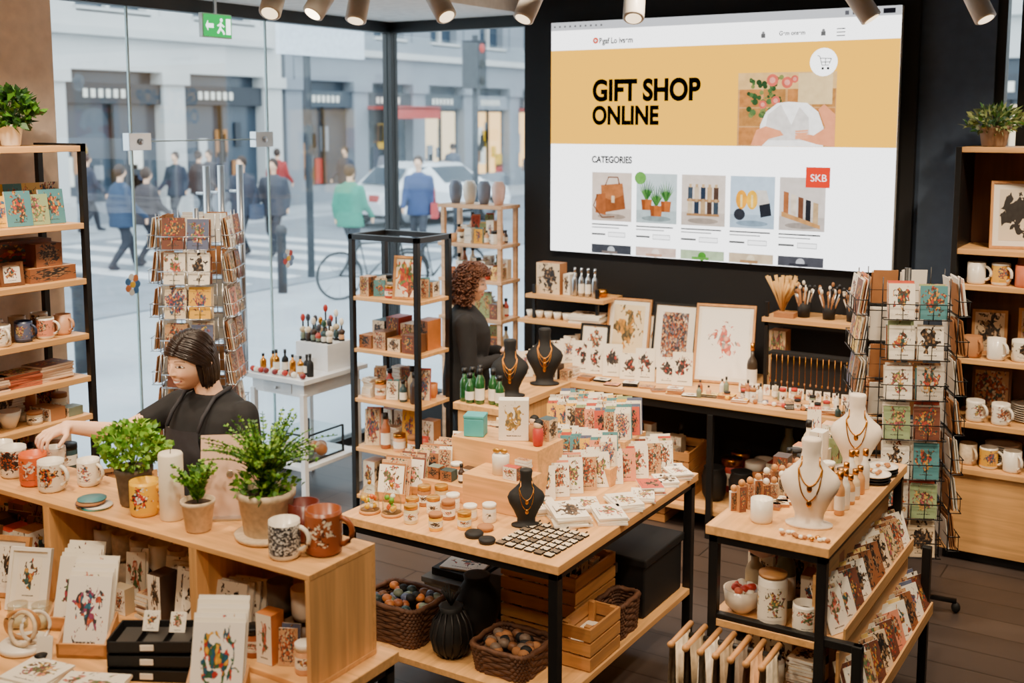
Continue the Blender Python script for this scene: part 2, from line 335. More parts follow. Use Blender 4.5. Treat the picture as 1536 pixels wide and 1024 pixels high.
b=B('wall_back_navy'); b.box(-1.5,-1.1,6.8,6.95,0,3.4,NAVY); b.box(-1.1,2,6.8,6.95,0,2.2,NAVY); b.box(-1.1,2,6.8,6.95,3.2,3.4,NAVY); b.done()
b=B('window_3')
for x in (-1.1,-.98,-.1,.6,1.3,1.95): b.box(x,x+.05,6.82,6.93,2.2,3.2,BLK)
b.box(-1.1,2,6.82,6.93,2.2,2.25,BLK); b.box(-1.1,2,6.82,6.93,3.15,3.2,BLK); b.box(-1.1,2,6.87,6.88,2.25,3.15,GLS); b.done()
slab('wall_right',2,2.15,-2,6.95,0,3.4,m=mat((200,184,166),.8)); slab('wall_front',-5.45,2.15,-2.15,-2,0,3.4,m=mat((200,184,166),.8))
slab('wall_left',-5.45,-5.05,-2,3.70,0,3.4,m=mat((232,210,186),.8,name='beige_wall_paint'))
b=B('window_1')
b.box(-5.45,-5.37,3.70,6.95,3.05,3.13,BLK); b.box(-5.45,-5.37,6.87,6.95,0,3.05,BLK); b.box(-5.45,-5.37,5.6,6.9,0,.06,BLK); b.box(-5.45,-5.37,3.70,4.46,0,.06,BLK)
for y0,y1 in ((3.70,4.455),(4.465,5.575),(5.585,6.87)): b.box(-5.412,-5.402,y0,y1,.06 ,3.05,GLS)
GE=mat((150,172,172),.2)
for y in (4.46,5.58): b.box(-5.414,-5.40,y-.006,y+.006,.06,3.05,GE)
b.box(-5.414,-5.40,4.5,5.52,2.272,2.280,GE)
b.done()
b=B('glass_flower_decals')
for (y,z,cs) in ((4.42,1.44,[(60,110,160),(210,120,60),(230,225,215)]),(5.74,1.46,[(120,140,170),(190,70,60),(230,225,215)])):
    for k in range(7): a=k*.9; b.ell(-5.396,y+.035*math.cos(a),z+.045*math.sin(a),.002,.022,.022,mat(cs[k%3],.5))
    b.ell(-5.394,y,z,.002,.02,.02,YEL)
b.done()
b=B('window_2'); b.box(-5.37,-4.11,6.87,6.95,3.05,3.13,BLK); b.box(-4.19,-4.11,6.87,6.95,0,3.05,BLK); b.box(-5.37,-4.19,6.87,6.95,0,.35,BLK); b.box(-5.37,-4.19,6.905,6.915,.35,3.05,GLS); b.done()
b=B('door_patch_fitting')
for y in (4.50,5.52):
    b.box(-5.43,-5.375,y-.08,y+.08,2.225,2.325,STEEL); b.ell(-5.37,y,2.275,.012,.02,.02,STEEL)
b.done(bevel=.004)
b=B('door_pull_handle')
for y in (4.94,5.06,5.22):
    b.tube([(-5.31,y,.75),(-5.31,y,2.12)],.022,STEEL,14)
    for z in (1.0,1.95): b.tube([(-5.31,y,z),(-5.40,y,z)],.009,STEEL,8)
b.done()
b=B('exit_sign'); G=emis((16,168,76),1.9); W_=emis((240,255,245),3); o=-.11
b.box(-5.30,-5.27,5.02+o,5.26+o,2.90,3.045,mat((210,215,210),.5)); b.box(-5.268,-5.262,5.03+o,5.25+o,2.907,3.038,G)
b.box(-5.29,-5.28,5.13+o,5.15+o,3.045,3.13,STEEL); zo=-.012
b.box(-5.261,-5.258,5.055+o,5.10+o,2.97+zo,2.995+zo,W_); b.add([(-5.258,5.055+o,3.015+zo),(-5.258,5.055+o,2.95+zo),(-5.258,5.035+o,2.982+zo)],[(0,1,2)],W_)
b.ell(-5.259,5.165+o,3.02+zo,.002,.011,.011,W_); b.tube([(-5.26,5.16+o,3.005+zo),(-5.26,5.155+o,2.97+zo),(-5.26,5.135+o,2.94+zo)],.006,W_,5); b.tube([(-5.26,5.155+o,2.97+zo),(-5.26,5.18+o,2.95+zo),(-5.26,5.185+o,2.935+zo)],.006,W_,5); b.tube([(-5.26,5.135+o,2.985+zo),(-5.26,5.16+o,2.998+zo),(-5.26,5.185+o,2.98+zo)],.005,W_,5)
b.box(-5.261,-5.258,5.205+o,5.24+o,2.935+zo,3.03+zo,W_); b.done()
tk=[(-3.94,4.14,0),(-3.74,4.27,1),(-3.72,4.51,0),(-3.39,4.72,0),(-2.99,4.97,0),(-2.55,5.24,0),(-1.6,5.84,0),(-1.1,6.15,0)]
HW=mat((206,201,192),.4,0,.03)
b=B('ceiling_light_track'); b.tube([(-4.1,4.02,3.385),(-.9,6.29,3.385)],.018,HW,4); b.done()
def spot(loc,tgt,e,ang=95,rad=.08,col=(1,.80,.58)):
    l=bpy.data.lights.new('spot_lamp','SPOT'); l.energy=e; l.spot_size=math.radians(ang); l.spot_blend=.8; l.shadow_soft_size=rad; l.color=col
    o=bpy.data.objects.new('spot_lamp',l); COL.objects.link(o); o.location=loc; d=Vector(tgt)-Vector(loc); o.rotation_euler=d.to_track_quat('-Z','Y').to_euler(); return o
for i,(x,y,lit) in enumerate(tk):
    b=B('track_spotlight'); M=T(x,y,3.0,40+U(-60,60),-34+U(-10,10))
    b.lathe(0,0,0,[(.046,-.12),(.054,-.115),(.054,.075),(.042,.09),(.01,.095)],HW,20,M=M)
    b.lathe(0,0,0,[(.040,-.121),(.038,-.122)],emis((255,225,180),12 if lit else 3) ,16,M=M)
    b.tube([(x,y,3.04),(x,y,3.385)],.012,HW,8); b.box(x-.03,x+.03,y-.025,y+.025,3.08,3.14,HW); b.done()
# ------------------------------------------------------------------ SCREEN
def screen():
    X0,X1,Z0,Z1,Yf=-3.875,-1.59,1.515,3.045,6.70; Wd=X1-X0; Hh=Z1-Z0; S=2.6
    root=empty('display_screen')
    b=B('panel'); b.box(X0,X1,Yf+.002,6.749,Z0,Z1,mat((225,225,225),.4),front=emis((255,255,255),S*1.25)); b.done(root)
    b=B('web_page_graphics')
    def P(u,v,L=1): return (X0+u*Wd,Yf-.0006*L,Z1-v*Hh)
    def rect(u0,v0,u1,v1,c,L=1,s=S,mot=None): b.add([P(u0,v1,L),P(u1,v1,L),P(u1,v0,L),P(u0,v0,L)],[(0,1,2,3)],emis(c,s*.7,(.18 if L>3 else 0) if mot is None else mot))
    def poly(pts,c,L=3,s=S,mot=.2): b.add([P(u,v,L) for u,v in pts],[tuple(range(len(pts)))],emis(c,s*.7,mot))
    def disc(u,v,r,c,L=3,s=S,ry=None,mot=.2):
        ry=ry or r; poly([(u+r*math.cos(a*math.pi/12),v+ry*Wd/Hh*math.sin(a*math.pi/12)) for a in range(24)],c,L,s,mot)
    rect(0,0,1,.035,(190,192,196))
    for i in range(10): disc(.012+i*.017,.018,.003,(70,70,70),2)
    for i in range(5): rect(.86+i*.019,.01,.87+i*.019,.026,(80,80,85),2)
    rect(.955,.008,.985,.027,(20,20,25),2)
    rect(0,.12,1,.525,(255,186,44),1,S*1.12)
    disc(.147,.083,.009,(225,65,30),2); disc(.147,.083,.0035,(255,255,255),3)
    for u in (.64,.80):
        rect(u,.083,u+.012,.1,(90,90,90),2); disc(u+.006,.08,.004,(130,130,130),2)
    for i in range(3): rect(.84,.074+i*.013,.862,.078+i*.013,(40,40,45),2)
    rect(.58,.235,.845,.524,(205,150,92),2,mot=.15); rect(.58,.235,.845,.30,(226,180,112),3,mot=.12)
    for i in range(4):
        for j in range(3): rect(.585+i*.066,.30+j*.075,.645+i*.066,.37+j*.075,(190-10*((i+j)%2),122,62),3,mot=.25)
    rect(.745,.24,.835,.36,(232,198,142),4,mot=.1)
    for i in range(60): disc(U(.61,.70),U(.25,.41),U(.003,.009),random.choice([(50,80,44),(80,110,62),(44,70,40),(120,130,70)]),5)
    for (u,v,r) in [(.675,.265,.016),(.715,.275,.015),(.70,.37,.012),(.65,.36,.011),(.685,.345,.012),(.735,.262,.01)]: disc(u,v,r,(214,96,76),6); disc(u,v,r*.5,(236,150,130),7)
    poly([(.64,.524),(.645,.44),(.66,.39),(.69,.355),(.72,.35),(.77,.355),(.80,.39),(.815,.45),(.815,.524)],(240,236,230),8,S*1.3,mot=.1); poly([(.655,.5),(.665,.40),(.70,.36),(.73,.44),(.75,.37),(.775,.41),(.78,.5)],(214,206,198),9,S*1.2,mot=.15)
    poly([(.845,.524),(.845,.40),(.815,.36),(.80,.38),(.82,.45),(.79,.48),(.75,.47),(.74,.49),(.80,.515)],(222,140,96),10,S*1.2,mot=.1)
    for k in range(4): poly([(.74,.462+k*.009),(.775,.458+k*.009),(.775,.465+k*.009),(.742,.469+k*.009)],(228,150,108),11,S*1.2,mot=.08)
    poly([(.62,.52),(.635,.46),(.66,.445),(.70,.462),(.71,.48),(.67,.495),(.65,.524)],(222,140,96),10,S*1.2,mot=.1)
    disc(.81,.20,.036,(255,255,255),11,S*1.7,mot=0)
    for (a,c) in [((.794,.175),(.80,.178)),((.80,.178),(.806,.212)),((.806,.212),(.824,.212)),((.802,.185),(.83,.187)),((.83,.187),(.825,.207)),((.804,.2),(.826,.2)),((.815,.185),(.815,.21))]:
        b.tube([P(*a,L=14),P(*c,L=14)],.0022,emis((40,40,40),1),4)
    disc(.808,.224,.0035,(40,40,40),12,mot=0); disc(.822,.224,.0035,(40,40,40),12,mot=0)
    rect(.773,.603,.837,.683,(222,50,26),11,S,mot=0)
    cols=[(.14,.268),(.283,.408),(.422,.551),(.565,.69),(.703,.826)]; bgc=[(206,186,170),(180,194,194),(204,188,174),(172,192,208),(198,186,176)]
    for i,(u0,u1) in enumerate(cols):
        rect(u0,.645,u1,.855,bgc[i],2,S*1.2,mot=.08); rect(u0,.80,u1,.855,tuple(max(0,c-16) for c in bgc[i]),3,S*1.15,mot=.1)
        w=u1-u0; cx=(u0+u1)/2
        disc(cx,.835,.045,tuple(max(0,c-50) for c in bgc[i]),4,ry=.008)
        if i==0:
            poly([(cx-.035,.70),(cx+.035,.69),(cx+.045,.80),(cx-.03,.82)],(140,76,38),5); poly([(cx-.035,.70),(cx+.035,.69),(cx+.038,.74),(cx,.765),(cx-.032,.75)],(172,102,56),6)
            poly([(cx-.05,.74),(cx-.02,.735),(cx-.018,.83),(cx-.052,.82)],(160,88,46),7); b.tube([P(cx-.02,.70,8),P(cx-.01,.665,8),P(cx+.02,.665,8),P(cx+.025,.695,8)],.005,emis((110,64,36),S*.7),5); rect(cx+.0,.745,cx+.01,.775,(220,190,150),8)
            b.tube([P(cx-.045,.74,9),P(cx-.058,.79,9),P(cx-.03,.84,9),P(cx+.01,.835,9)],.004,emis((96,56,32),S*.7),5)
        if i==1:
            disc(u0+.012,.665,.018,(100,160,70),4)
            for (dx,r,h) in [(-.03,.017,.0),(0,.02,.025),(.03,.016,.005)]:
                for k in range(9): a=math.pi*(k/8); poly([(cx+dx-.004,.755+h),(cx+dx+.004,.755+h),(cx+dx+math.cos(a)*.026,.75+h-.05-.035*math.sin(a))],random.choice([(50,100,40),(80,130,60),(36,80,36)]),5)
                poly([(cx+dx-r,.755+h),(cx+dx+r,.755+h),(cx+dx+r*.8,.80+h),(cx+dx-r*.8,.80+h)],(176,94,42),7); poly([(cx+dx-r,.755+h),(cx+dx-r*.3,.755+h),(cx+dx-r*.3,.80+h),(cx+dx-r*.8,.80+h)],(140,70,32),8)
        if i==2:
            for r_ in range(2):
                rect(cx-.048,.745+r_*.06,cx+.048,.755+r_*.06,(160,116,74),6)
                for k in range(5): rect(cx-.045+k*.019,.695+r_*.06,cx-.031+k*.019,.745+r_*.06,[(56,66,76),(208,184,150),(40,50,65),(180,146,104),(76,56,46)][(k+r_)%5],6); rect(cx-.042+k*.019,.683+r_*.06,cx-.034+k*.019,.697+r_*.06,(190,156,112),6)
        if i==3:
            for (dx,cc) in [(-.03,(240,160,10)),(0,(244,180,30))]:
                disc(cx+dx,.74,.016,cc,5,ry=.026); rect(cx+dx-.003,.72,cx+dx+.003,.77,(250,215,130),6)
            poly([(cx+.02,.76),(cx+.05,.75),(cx+.055,.80),(cx+.025,.81)],(36,38,44),6); disc(cx-.035,.80,.016,(46,48,54),6); poly([(cx+.01,.70),(cx+.04,.70),(cx+.05,.76),(cx+.015,.765)],(214,206,194),5)
        if i==4:
            poly([(cx-.055,.78),(cx+.05,.83),(cx+.05,.845),(cx-.055,.80)],(190,136,80),7)
            for k in range(5): poly([(cx-.05+k*.02,.70+k*.01),(cx-.036+k*.02,.705+k*.01),(cx-.036+k*.02,.80+k*.008),(cx-.05+k*.02,.79+k*.008)],[(160,96,56),(220,200,176),(106,66,46),(36,36,40),(190,156,112)][k],6)
        rect(u0,.868,u1-.01,.874,(60,60,60),2); rect(u0,.882,u0+w*.7,.887,(140,140,140),2)
        rect(u0,.91,u0+w*.35,.918,(80,80,80),2); rect(u0+w*.42,.902,u0+w*.85,.924,(150,150,150),2); rect(u0+w*.43,.905,u0+w*.84,.921,(250,250,250),3,S*1.5)
        rect(u0,.958,u1,.997,[(60,62,68),(216,186,170),(170,190,150),(204,180,146),(70,70,76)][i],2,mot=.15)
        disc(cx,.982,.012,[(180,185,190),(236,216,200),(70,140,44),(226,206,170),(180,180,186)][i],4); rect(cx-.03,.985,cx+.02,.997,[(110,98,92),(196,150,124),(90,150,60),(170,126,84),(46,46,52)][i],5)
    b.done(root)
    def txt(s,u,v,size,c=(8,8,10),off=.0,sx=1,st=.6):
        cu=bpy.data.curves.new('lettering','FONT'); cu.body=s; cu.size=size; cu.offset=off; cu.materials.append(emis(c,st)); o=bpy.data.objects.new('lettering',cu); COL.objects.link(o); o.location=P(u,v,16); o.rotation_euler=(math.pi/2,0,0); o.scale=(sx,1,1); o.parent=root
    txt('GIFT SHOP',.14,.337,.188,off=.0078,sx=.83); txt('ONLINE',.14,.437,.163,off=.0068,sx=.81); txt('CATEGORIES',.14,.603,.060,off=.0026,sx=.84)
    txt('Bgaf Lo ivsem',.16,.097,.052,off=.0018,sx=.85); txt('Gem onsem',.69,.093,.036,c=(50,50,50),off=.0012,sx=.9); txt('SKB',.785,.658,.06,c=(255,240,235),st=2.4)
screen()
# ------------------------------------------------------------------ FURNITURE
b=B('display_table'); table_frame(b,-2.99,-1.95,3.44,4.74,.79,WY,shelves=(.25,),leg=.04); b.done(bevel=.003)
b=B('display_table'); table_frame(b,-1.5,-1.05,3.72,4.85,.95,WY,shelves=(.60,),leg=.035); b.box(-1.49,-.93,3.73,4.84,.30,.325,WY)
b.box(-.965,-.93,3.73,3.765,0,.62,BLK); b.box(-.965,-.93,4.8,4.835,0,.62,BLK); b.box(-1.49,-.93,3.735,3.765,.59,.62,BLK); b.done(bevel=.003)
b=B('l_shaped_counter'); b.box(-3.6,-3.28,5.13,6.74,.78,.82,WY); b.box(-3.58,-3.30,5.15,6.7,0,.78,WZ); b.box(-3.28,-1.52,5.92,6.74,.785,.82,WX)
b.box(-3.28,-1.52,5.94,5.97,.735,.785,BLK)
for x in (-2.4,-1.57): b.box(x,x+.035,5.94,5.975,.0,.735,BLK)
b.box(-3.28,-1.54,6.0,6.7,.12,.15,WX); b.box(-3.28,-1.52,6.70,6.74,0,.785,BLM); b.done(bevel=.003)
b=B('counter_table'); table_frame(b,-4.3,-2.10,1.7,2.69,.74,WX,leg=.04); b.done(bevel=.003)
b=B('counter_cubby_shelf'); X0,X1=-4.2,-2.15
b.box(X0,X1,2.34,2.64,1.082,1.1,WX); b.box(X0,X1,2.34,2.64,.741,.757,WX); b.box(X0,X1,2.625,2.64,.757,1.082,WX)
for x in (-4.2,-3.37,-3.353,-2.65,-2.633,-2.168): b.box(x,x+.017,2.34,2.625,.757,1.082,WZ)
b.done(bevel=.0015)
b=B('tall_shelf_unit'); SH=[2.28,1.91,1.64,1.37,1.16,.97,.7,.4,.1]
for z in SH: b.box(-4.99,-4.63,1.9,3.52,z-.028,z,WY)
for y in (3.52,1.87):
    for x in (-4.99,-4.66): b.box(x,x+.03,y,y+.03,0,2.29,BLK)
    b.box(-4.99,-4.63,y,y+.03,2.25,2.29,BLK)
b.done(bevel=.002)
DK=wood((116,74,42),2,name='walnut'); b=B('bookcase_cabinet'); RS=[2.26,1.72,1.53,1.13,.78]; BX=-1.2
b.box(BX,1.2,6.74,6.78,.0,2.26,DK)
for z in RS: b.box(BX+.02,1.2,6.36,6.74,z-.028,z,WX)
for x in (BX,-.2,.5,1.17): b.box(x,x+.03,6.35,6.38,.5,2.26,BLK); b.box(x,x+.03,6.38,6.74,.5,2.26,BLK)
b.box(BX,1.2,6.34,6.74,.50,.53,WX); b.box(BX,1.2,6.36,6.74,.06,.50,WX); b.box(BX+.02,1.18,6.40,6.72,0,.06,BLM)
for x in (-.6,.05,.65): b.box(x-.003,x+.003,6.352,6.36,.08,.49,DK)
for x in (-.65,-.55,.6,.7): b.tube([(x,6.345,.34),(x,6.345,.44)],.005,BLK,6)
b.done(bevel=.002)
b=B('etagere_rack'); x0,x1,y0,y1=-4.45,-3.93,5.25,5.6
for x in (x0,x1-.032):
    for y in (y0,y1-.032): b.box(x,x+.032,y,y+.032,0,1.72,BLK)
for y in (y0,y1-.032): b.box(x0,x1,y,y+.032,1.688,1.72,BLK)
for x in (x0,x1-.032): b.box(x,x+.032,y0,y1,1.688,1.72,BLK)
RK=[1.34,1.02,.71,.40,.1]
for z in RK: b.box(x0+.004,x1-.004,y0+.004,y1-.004,z-.022,z,WX)
b.done(bevel=.002)
WP=mat((226,228,230),.45,0,.03,name='white_paint'); b=B('white_console_table'); b.box(-5.24,-4.72,5.13,5.75,.77,.80,WP); b.box(-5.20,-4.76,5.17,5.71,.68,.77,WP); b.box(-5.1,-4.86,5.165,5.17,.695,.755,mat((205,207,210),.5)); b.ell(-4.98,5.155,.725,.01,.01,.01,STEEL)
for x in (-5.21,-4.79):
    for y in (5.16,5.68): b.box(x,x+.035,y,y+.035,0,.7,WP)
b.box(-5.2,-4.76,5.17,5.71,.2,.225,WP); b.done(bevel=.003)
b=B('window_display_shelf'); PW=wood((226,180,136),0)
for x in (-4.64,-4.17):
    for y in (6.48,6.68): b.box(x,x+.03,y,y+.03,0,1.82,PW)
WZs=[1.82,1.55,1.30,1.03,.76,.45]
for z in WZs: b.box(-4.66,-4.13,6.47,6.72,z-.025,z,PW)
b.done(bevel=.002)
# ------------------------------------------------------------------ SPINNERS
def spinner(name,x,y,zt,zb,tiers,rad,rot,post,wire,ms,ncol=2,cw=.125,ch=.165,base=True):
    b=B(name); b.tube([(x,y,.05),(x,y,zt+.02)],.016,post,12)
    dz=(zt-zb)/tiers
    for t in range(tiers):
        z=zb+t*dz
        for f in range(4):
            M=T(x,y,0,rot+90*f); yy=-rad*.72
            wd=ncol*cw+.03
            for zz in (z,z+dz*.38): b.tube([(-wd/2,yy-.035,zz),(wd/2,yy-.035,zz),(wd/2,yy+.02,zz),(-wd/2,yy+.02,zz)],.0028,wire,5,cyc=True,M=M)
            b.tube([(-wd/2,yy+.02,z-.01),(-wd/2,yy+.02,z+dz)],.003,wire,5,M=M); b.tube([(wd/2,yy+.02,z-.01),(wd/2,yy+.02,z+dz)],.003,wire,5,M=M)
            b.tube([(0,yy,z),(0,0,z)],.003,wire,5,M=M)
            for c in range(ncol):
                cx=(c-(ncol-1)/2)*cw
                for k in range(4):
                    MM=M@T(cx+U(-.005,.005),yy-.026+k*.012,z+.003,U(-3,3),-8); w=cw*.92*U(.92,1); h=ch*U(.86,1.04)
                    b.box(-w/2,w/2,-.002,.002,0,h,WHT if R()<.6 else KRAFT,MM,front=random.choice(ms))
                for q in (-.45,0,.45): b.tube([(cx+q*cw,yy-.035,z),(cx+q*cw,yy-.035,z+dz*.38)],.002,wire,4,M=M)
    if base:
        b.lathe(x,y,0,[(.03,.05),(.05,.06),(.03,.12)],post,14)
        for k in range(5):
            a=math.radians(20+72*k); b.tube([(x,y,.09),(x+.29*math.cos(a),y+.29*math.sin(a),.06)],.014,post,8); b.ell(x+.29*math.cos(a),y+.29*math.sin(a),.028,.022,.022,.028,BLM)
    return b.done()
spinner('greeting_card_spinner_rack',-1.24,5.56,1.68,.36,7,.31,24,BLK,BLK,AMIX+AB,2,.135,.17)
spinner('postcard_spinner_rack',-4.78,4.36,1.90,.4,8,.27,32,STEEL,STEEL,AB+AW[:4]+AB+[AC[4],AC[7],AC[0],AC[6],AB[1],AB[4]],2,.135,.165)
# ------------------------------------------------------------------ SHELF CONTENT
b=B('books_and_cards_on_shelf')
for i,(y,m) in enumerate([(2.95,AC[0]),(3.05,AC[5]),(3.14,AC[0]),(3.23,AC[1]),(3.32,AC[3]),(3.41,AC[1])]): b.card(-4.72+U(-.02,.02),y,1.911,.12,.145+.02*(i%2),.014,80,10,m)
for i in range(9): b.card(-4.86,2.7+.1*i,1.911,.12,.19,.014,85,8,random.choice(AC+AB))
b.done()
b=B('framed_prints_on_shelf'); frame(b,-4.72,3.02,1.641,.12,.14,80,8,PZ,AW[2]); frame(b,-4.70,3.17,1.641,.11,.11,80,8,DK,AW[0]); b.box(-4.82,-4.68,3.25,3.50,1.641,1.71,PX,front=AB[0],right=AB[0]); b.box(-4.95,-4.83,3.1,3.48,1.641,1.83,DK,right=AB[3]); b.box(-4.78,-4.70,3.30,3.44,1.71,1.82,DK,right=AB[0]); frame(b,-4.86,3.0,1.641,.18,.2,84,6,DK,AB[1]); b.done()
for y,x,m,bd in [(2.90,-4.73,CER,AW[1]),(2.99,-4.71,CER,AC[0]),(3.10,-4.70,CER,AW[4]),(3.22,-4.71,NAV,AC[6]),(3.33,-4.70,CER,AC[4]),(3.44,-4.72,mat((205,150,110),.4),None),(2.95,-4.85,CER,AC[5]),(3.05,-4.85,CER,None),(3.17,-4.86,CER,AW[3]),(3.29,-4.86,mat((200,180,155),.4),None),(3.41,-4.86,CER,AB[2])]:
    b=B('coffee_mug'); mug(b,x,y,1.371,m,20+U(-30,30),.98,bd); b.done()
b=B('stacked_notebooks')
for y in (2.86,3.02,3.19,3.37): stack(b,-4.75,y,1.161,.19,.14,int(U(5,9)),.011,85+U(-8,8),AB,random.choice([mat((225,200,175),.6),mat((180,96,66),.6)]))
b.done()
b=B('bowls_and_boxes_on_shelf')
for y in (2.92,3.03,3.14): b.lathe(-4.74,y,.971,[(.03,0),(.05,.05),(.055,.08),(.05,.08),(.03,.02)],CER,20)
clutter(b,-4.83,-4.66,3.2,3.5,.971,6,(.03,.08)); clutter(b,-4.96,-4.84,2.85,3.5,.971,7,(.08,.13)); clutter(b,-4.95,-4.66,2.8,3.5,.701,16,(.08,.18)); clutter(b,-4.95,-4.66,2.8,3.5,.401,14,(.1,.2)); b.done()
GP=mat((214,192,160),.6,0,.15,60,name='stoneware')
b=B('potted_plant'); pot(b,-4.80,3.27,2.281,.055,.10,CER); bush(b,-4.8,3.27,2.37,.11,.075,420,.045,.018,[GR[2],GR[0],mat((42,82,30),.5)]); b.done()
b=B('potted_plant'); pot(b,-1.04,6.52,2.261,.08,.11,mat((130,110,90),.7)); bush(b,-1.04,6.52,2.34,.13,.055,420,.045,.009,[mat((120,140,80),.5),mat((150,160,100),.5),GR[2]]); b.done()
b=B('leaning_picture_frames')
for i in range(6): frame(b,-4.75+i*.025,3.72+.05*i,.0,.36,.6-.04*i,60,10,PZ,AB[i%5],.02)
for i in range(4): frame(b,-4.35+i*.03,3.55+.03*i,.0,.3,.34,50,14,DK,AB[(i+2)%5],.02)
b.done()
b=B('framed_print'); frame(b,-.90,6.5,1.721,.27,.36,15,6,PZ,art((225,210,185),[(40,36,34)]*4,4,.16,31,lines=False),.014,.02,.03); b.done()
b=B('framed_prints_on_shelf'); frame(b,-.70,6.43,1.721,.13,.19,15,8,PZ,AW[1]); frame(b,-1.02,6.56,1.131,.18,.24,10,8,PZ,AB[2]); frame(b,-.78,6.6,1.131,.2,.26,10,8,PZ,AB[4]); frame(b,-.4,6.55,1.721,.2,.3,10,8,DK,AW[4]); frame(b,-1.0,6.6,.781,.2,.26,10,8,DK,AB[1]); b.done()
for x,y,z,m in [(-1.08,6.43,1.531,CER),(-.96,6.44,1.531,CER),(-.84,6.42,1.531,mat((200,110,76),.4)),(-.72,6.44,1.531,CER),(-.6,6.43,1.531,CER),(-1.08,6.43,1.131,KRAFT),(-.96,6.42,1.131,CER),(-.84,6.44,1.131,CER),(-1.05,6.43,.781,CER),(-.92,6.42,.781,CER),(-.72,6.42,1.131,CER),(-.85,6.42,.531,CER),(-.72,6.43,.531,mat((210,140,96),.4)),(-1.08,6.45,.531,GP),(-.97,6.43,.531,CER)]:
    b=B('coffee_mug'); mug(b,x,y,z,m,-30+U(-20,20),1.15,random.choice(AW+AC[:2]) if R()<.7 and m is CER else None); b.done()
b=B('stacked_plates')
for x,z,n in ((-.80,.781,8),(-.62,.781,6),(-.92,.531,9),(-.7,.531,6)):
    for i in range(n): b.lathe(x,6.58,z+i*.012,[(.05,0),(.09,.008),(.095,.012),(.06,.006)],CER,22)
for x in (-1.0,-.85,-.7): b.lathe(x,6.6,1.531,[(.04,0),(.06,.05),(.05,.14),(.03,.15)],random.choice(RND),18)
b.done()
b=B('boxed_gifts_on_rack')
clutter(b,-4.41,-3.98,5.29,5.56,1.341,16,(.07,.12)); frame(b,-4.07,5.32,1.341,.17,.26,15,10,PZ,art((240,228,205),[(225,110,50),(240,165,60),(200,70,60),(120,140,80)],4,.18,41,lines=False))
for i in range(4):
    b.box(-4.41+i*.11,-4.315+i*.11,5.29,5.4,1.021,1.021+.08+.03*(i%2),DK if i%2 else KRAFT,front=AB[i]); b.box(-4.41+i*.11,-4.315+i*.11,5.42,5.56,1.021,1.021+.15+.03*(i%2),random.choice(RND+[KRAFT]),front=AB[(i+2)%5])
clutter(b,-4.41,-3.98,5.29,5.56,.711,16,(.09,.17)); clutter(b,-4.41,-3.98,5.29,5.56,.401,12,(.1,.2)); clutter(b,-4.41,-3.98,5.29,5.56,.101,10,(.12,.22)); b.done()
b=B('colourful_gifts_on_window_shelf')
for z in WZs[1:]: clutter(b,-4.6,-4.18,6.49,6.7,z+.001,16,(.06,.15),AC)
for i in range(4): b.lathe(-4.58+i*.12,6.58,1.821,[(.03,0),(.045,.05),(.05,.12),(.03,.16)],random.choice([CER,mat((225,190,180),.4),mat((120,130,150),.4)]),16)
b.done()
b=B('perfume_bottles_and_ornaments')
b.box(-5.05,-4.78,5.42,5.66,.801,.97,WP); b.box(-5.05,-4.9,5.40,5.42,.82,.88,mat((200,205,210),.4))
for i in range(12):
    x=-5.03+.05*(i%6)*.9; y=5.47+.12*(i//6); h=U(.06,.20); b.lathe(x,y,.971,[(.02,0),(.02,.01),(.006,.015),(.006,h)],BLM,10); b.ell(x,y,.971+h+.02,.016,.016,.026,random.choice([mat((40,80,60),.4),GOLD,RED,WHT,mat((60,60,70),.4)])); b.ell(x,y,.971+h*.55,.024,.024,.022,random.choice(RND)); b.ell(x,y,.971+h*.25,.02,.02,.03,random.choice(RND))
for i in range(8): bottle(b,-5.18+.058*i,5.26+U(-.03,.03),.801,U(.10,.17),.022,random.choice([BLM,BLM,mat((60,30,30),.2),GOLD,WHT]),BLK)
for i in range(12): b.ell(-5.20+.04*i,5.18+U(-.02,.02),.82,.02,.02,.018,random.choice([RED,WHT,mat((120,30,30),.4),KRAFT]))
b.done()
b=B('glass_storage_box'); b.box(-5.12,-4.82,5.25,5.6,.226,.40,GLS)
for i in range(12): b.ell(-5.08+.02*i,5.3+U(0,.2),.27,.04,.04,.04,random.choice(RND))
for (x,y) in ((-5.12,5.25),(-4.82,5.25),(-5.12,5.6),(-4.82,5.6)): b.box(x-.006,x+.006,y-.006,y+.006,.226,.405,BLK)
for z in (.228,.40): b.box(-5.12,-4.82,5.244,5.256,z,z+.01,BLK); b.box(-4.826,-4.814,5.25,5.6,z,z+.01,BLK)
b.done()
# ------------------------------------------------------------------ BACK SHELVES + COUNTER CONTENT
b=B('floating_shelf_pair'); b.box(-3.93,-3.34,6.46,6.74,1.215,1.24,WX); b.box(-3.98,-3.38,6.44,6.74,1.045,1.07,WX)
for x in (-3.9,-3.42): b.box(x,x+.02,6.5,6.52,.82,1.3,BLK)
b.done()
b=B('riser_shelf'); b.box(-2.26,-1.66,6.42,6.74,1.215,1.24,WX)
for x in (-2.25,-1.69):
    for y in (6.44,6.70): b.box(x,x+.02,y,y+.02,.82,1.33,BLK)
b.box(-2.25,-1.67,6.44,6.46,1.19,1.215,BLK); b.done()
b=B('ornaments_on_shelf'); b.box(-3.88,-3.70,6.52,6.62,1.241,1.45,KRAFT,front=AB[2]); b.box(-3.69,-3.64,6.55,6.65,1.241,1.38,WHT,front=AW[2])
for i in range(4): bottle(b,-3.60+.05*i,6.55,1.241,.19,.02,STEEL,STEEL)
for i in range(5): b.lathe(-3.93+.07*i,6.53,1.071,[(.02,0),(.03,.05),(.028,.05)],CER,14)
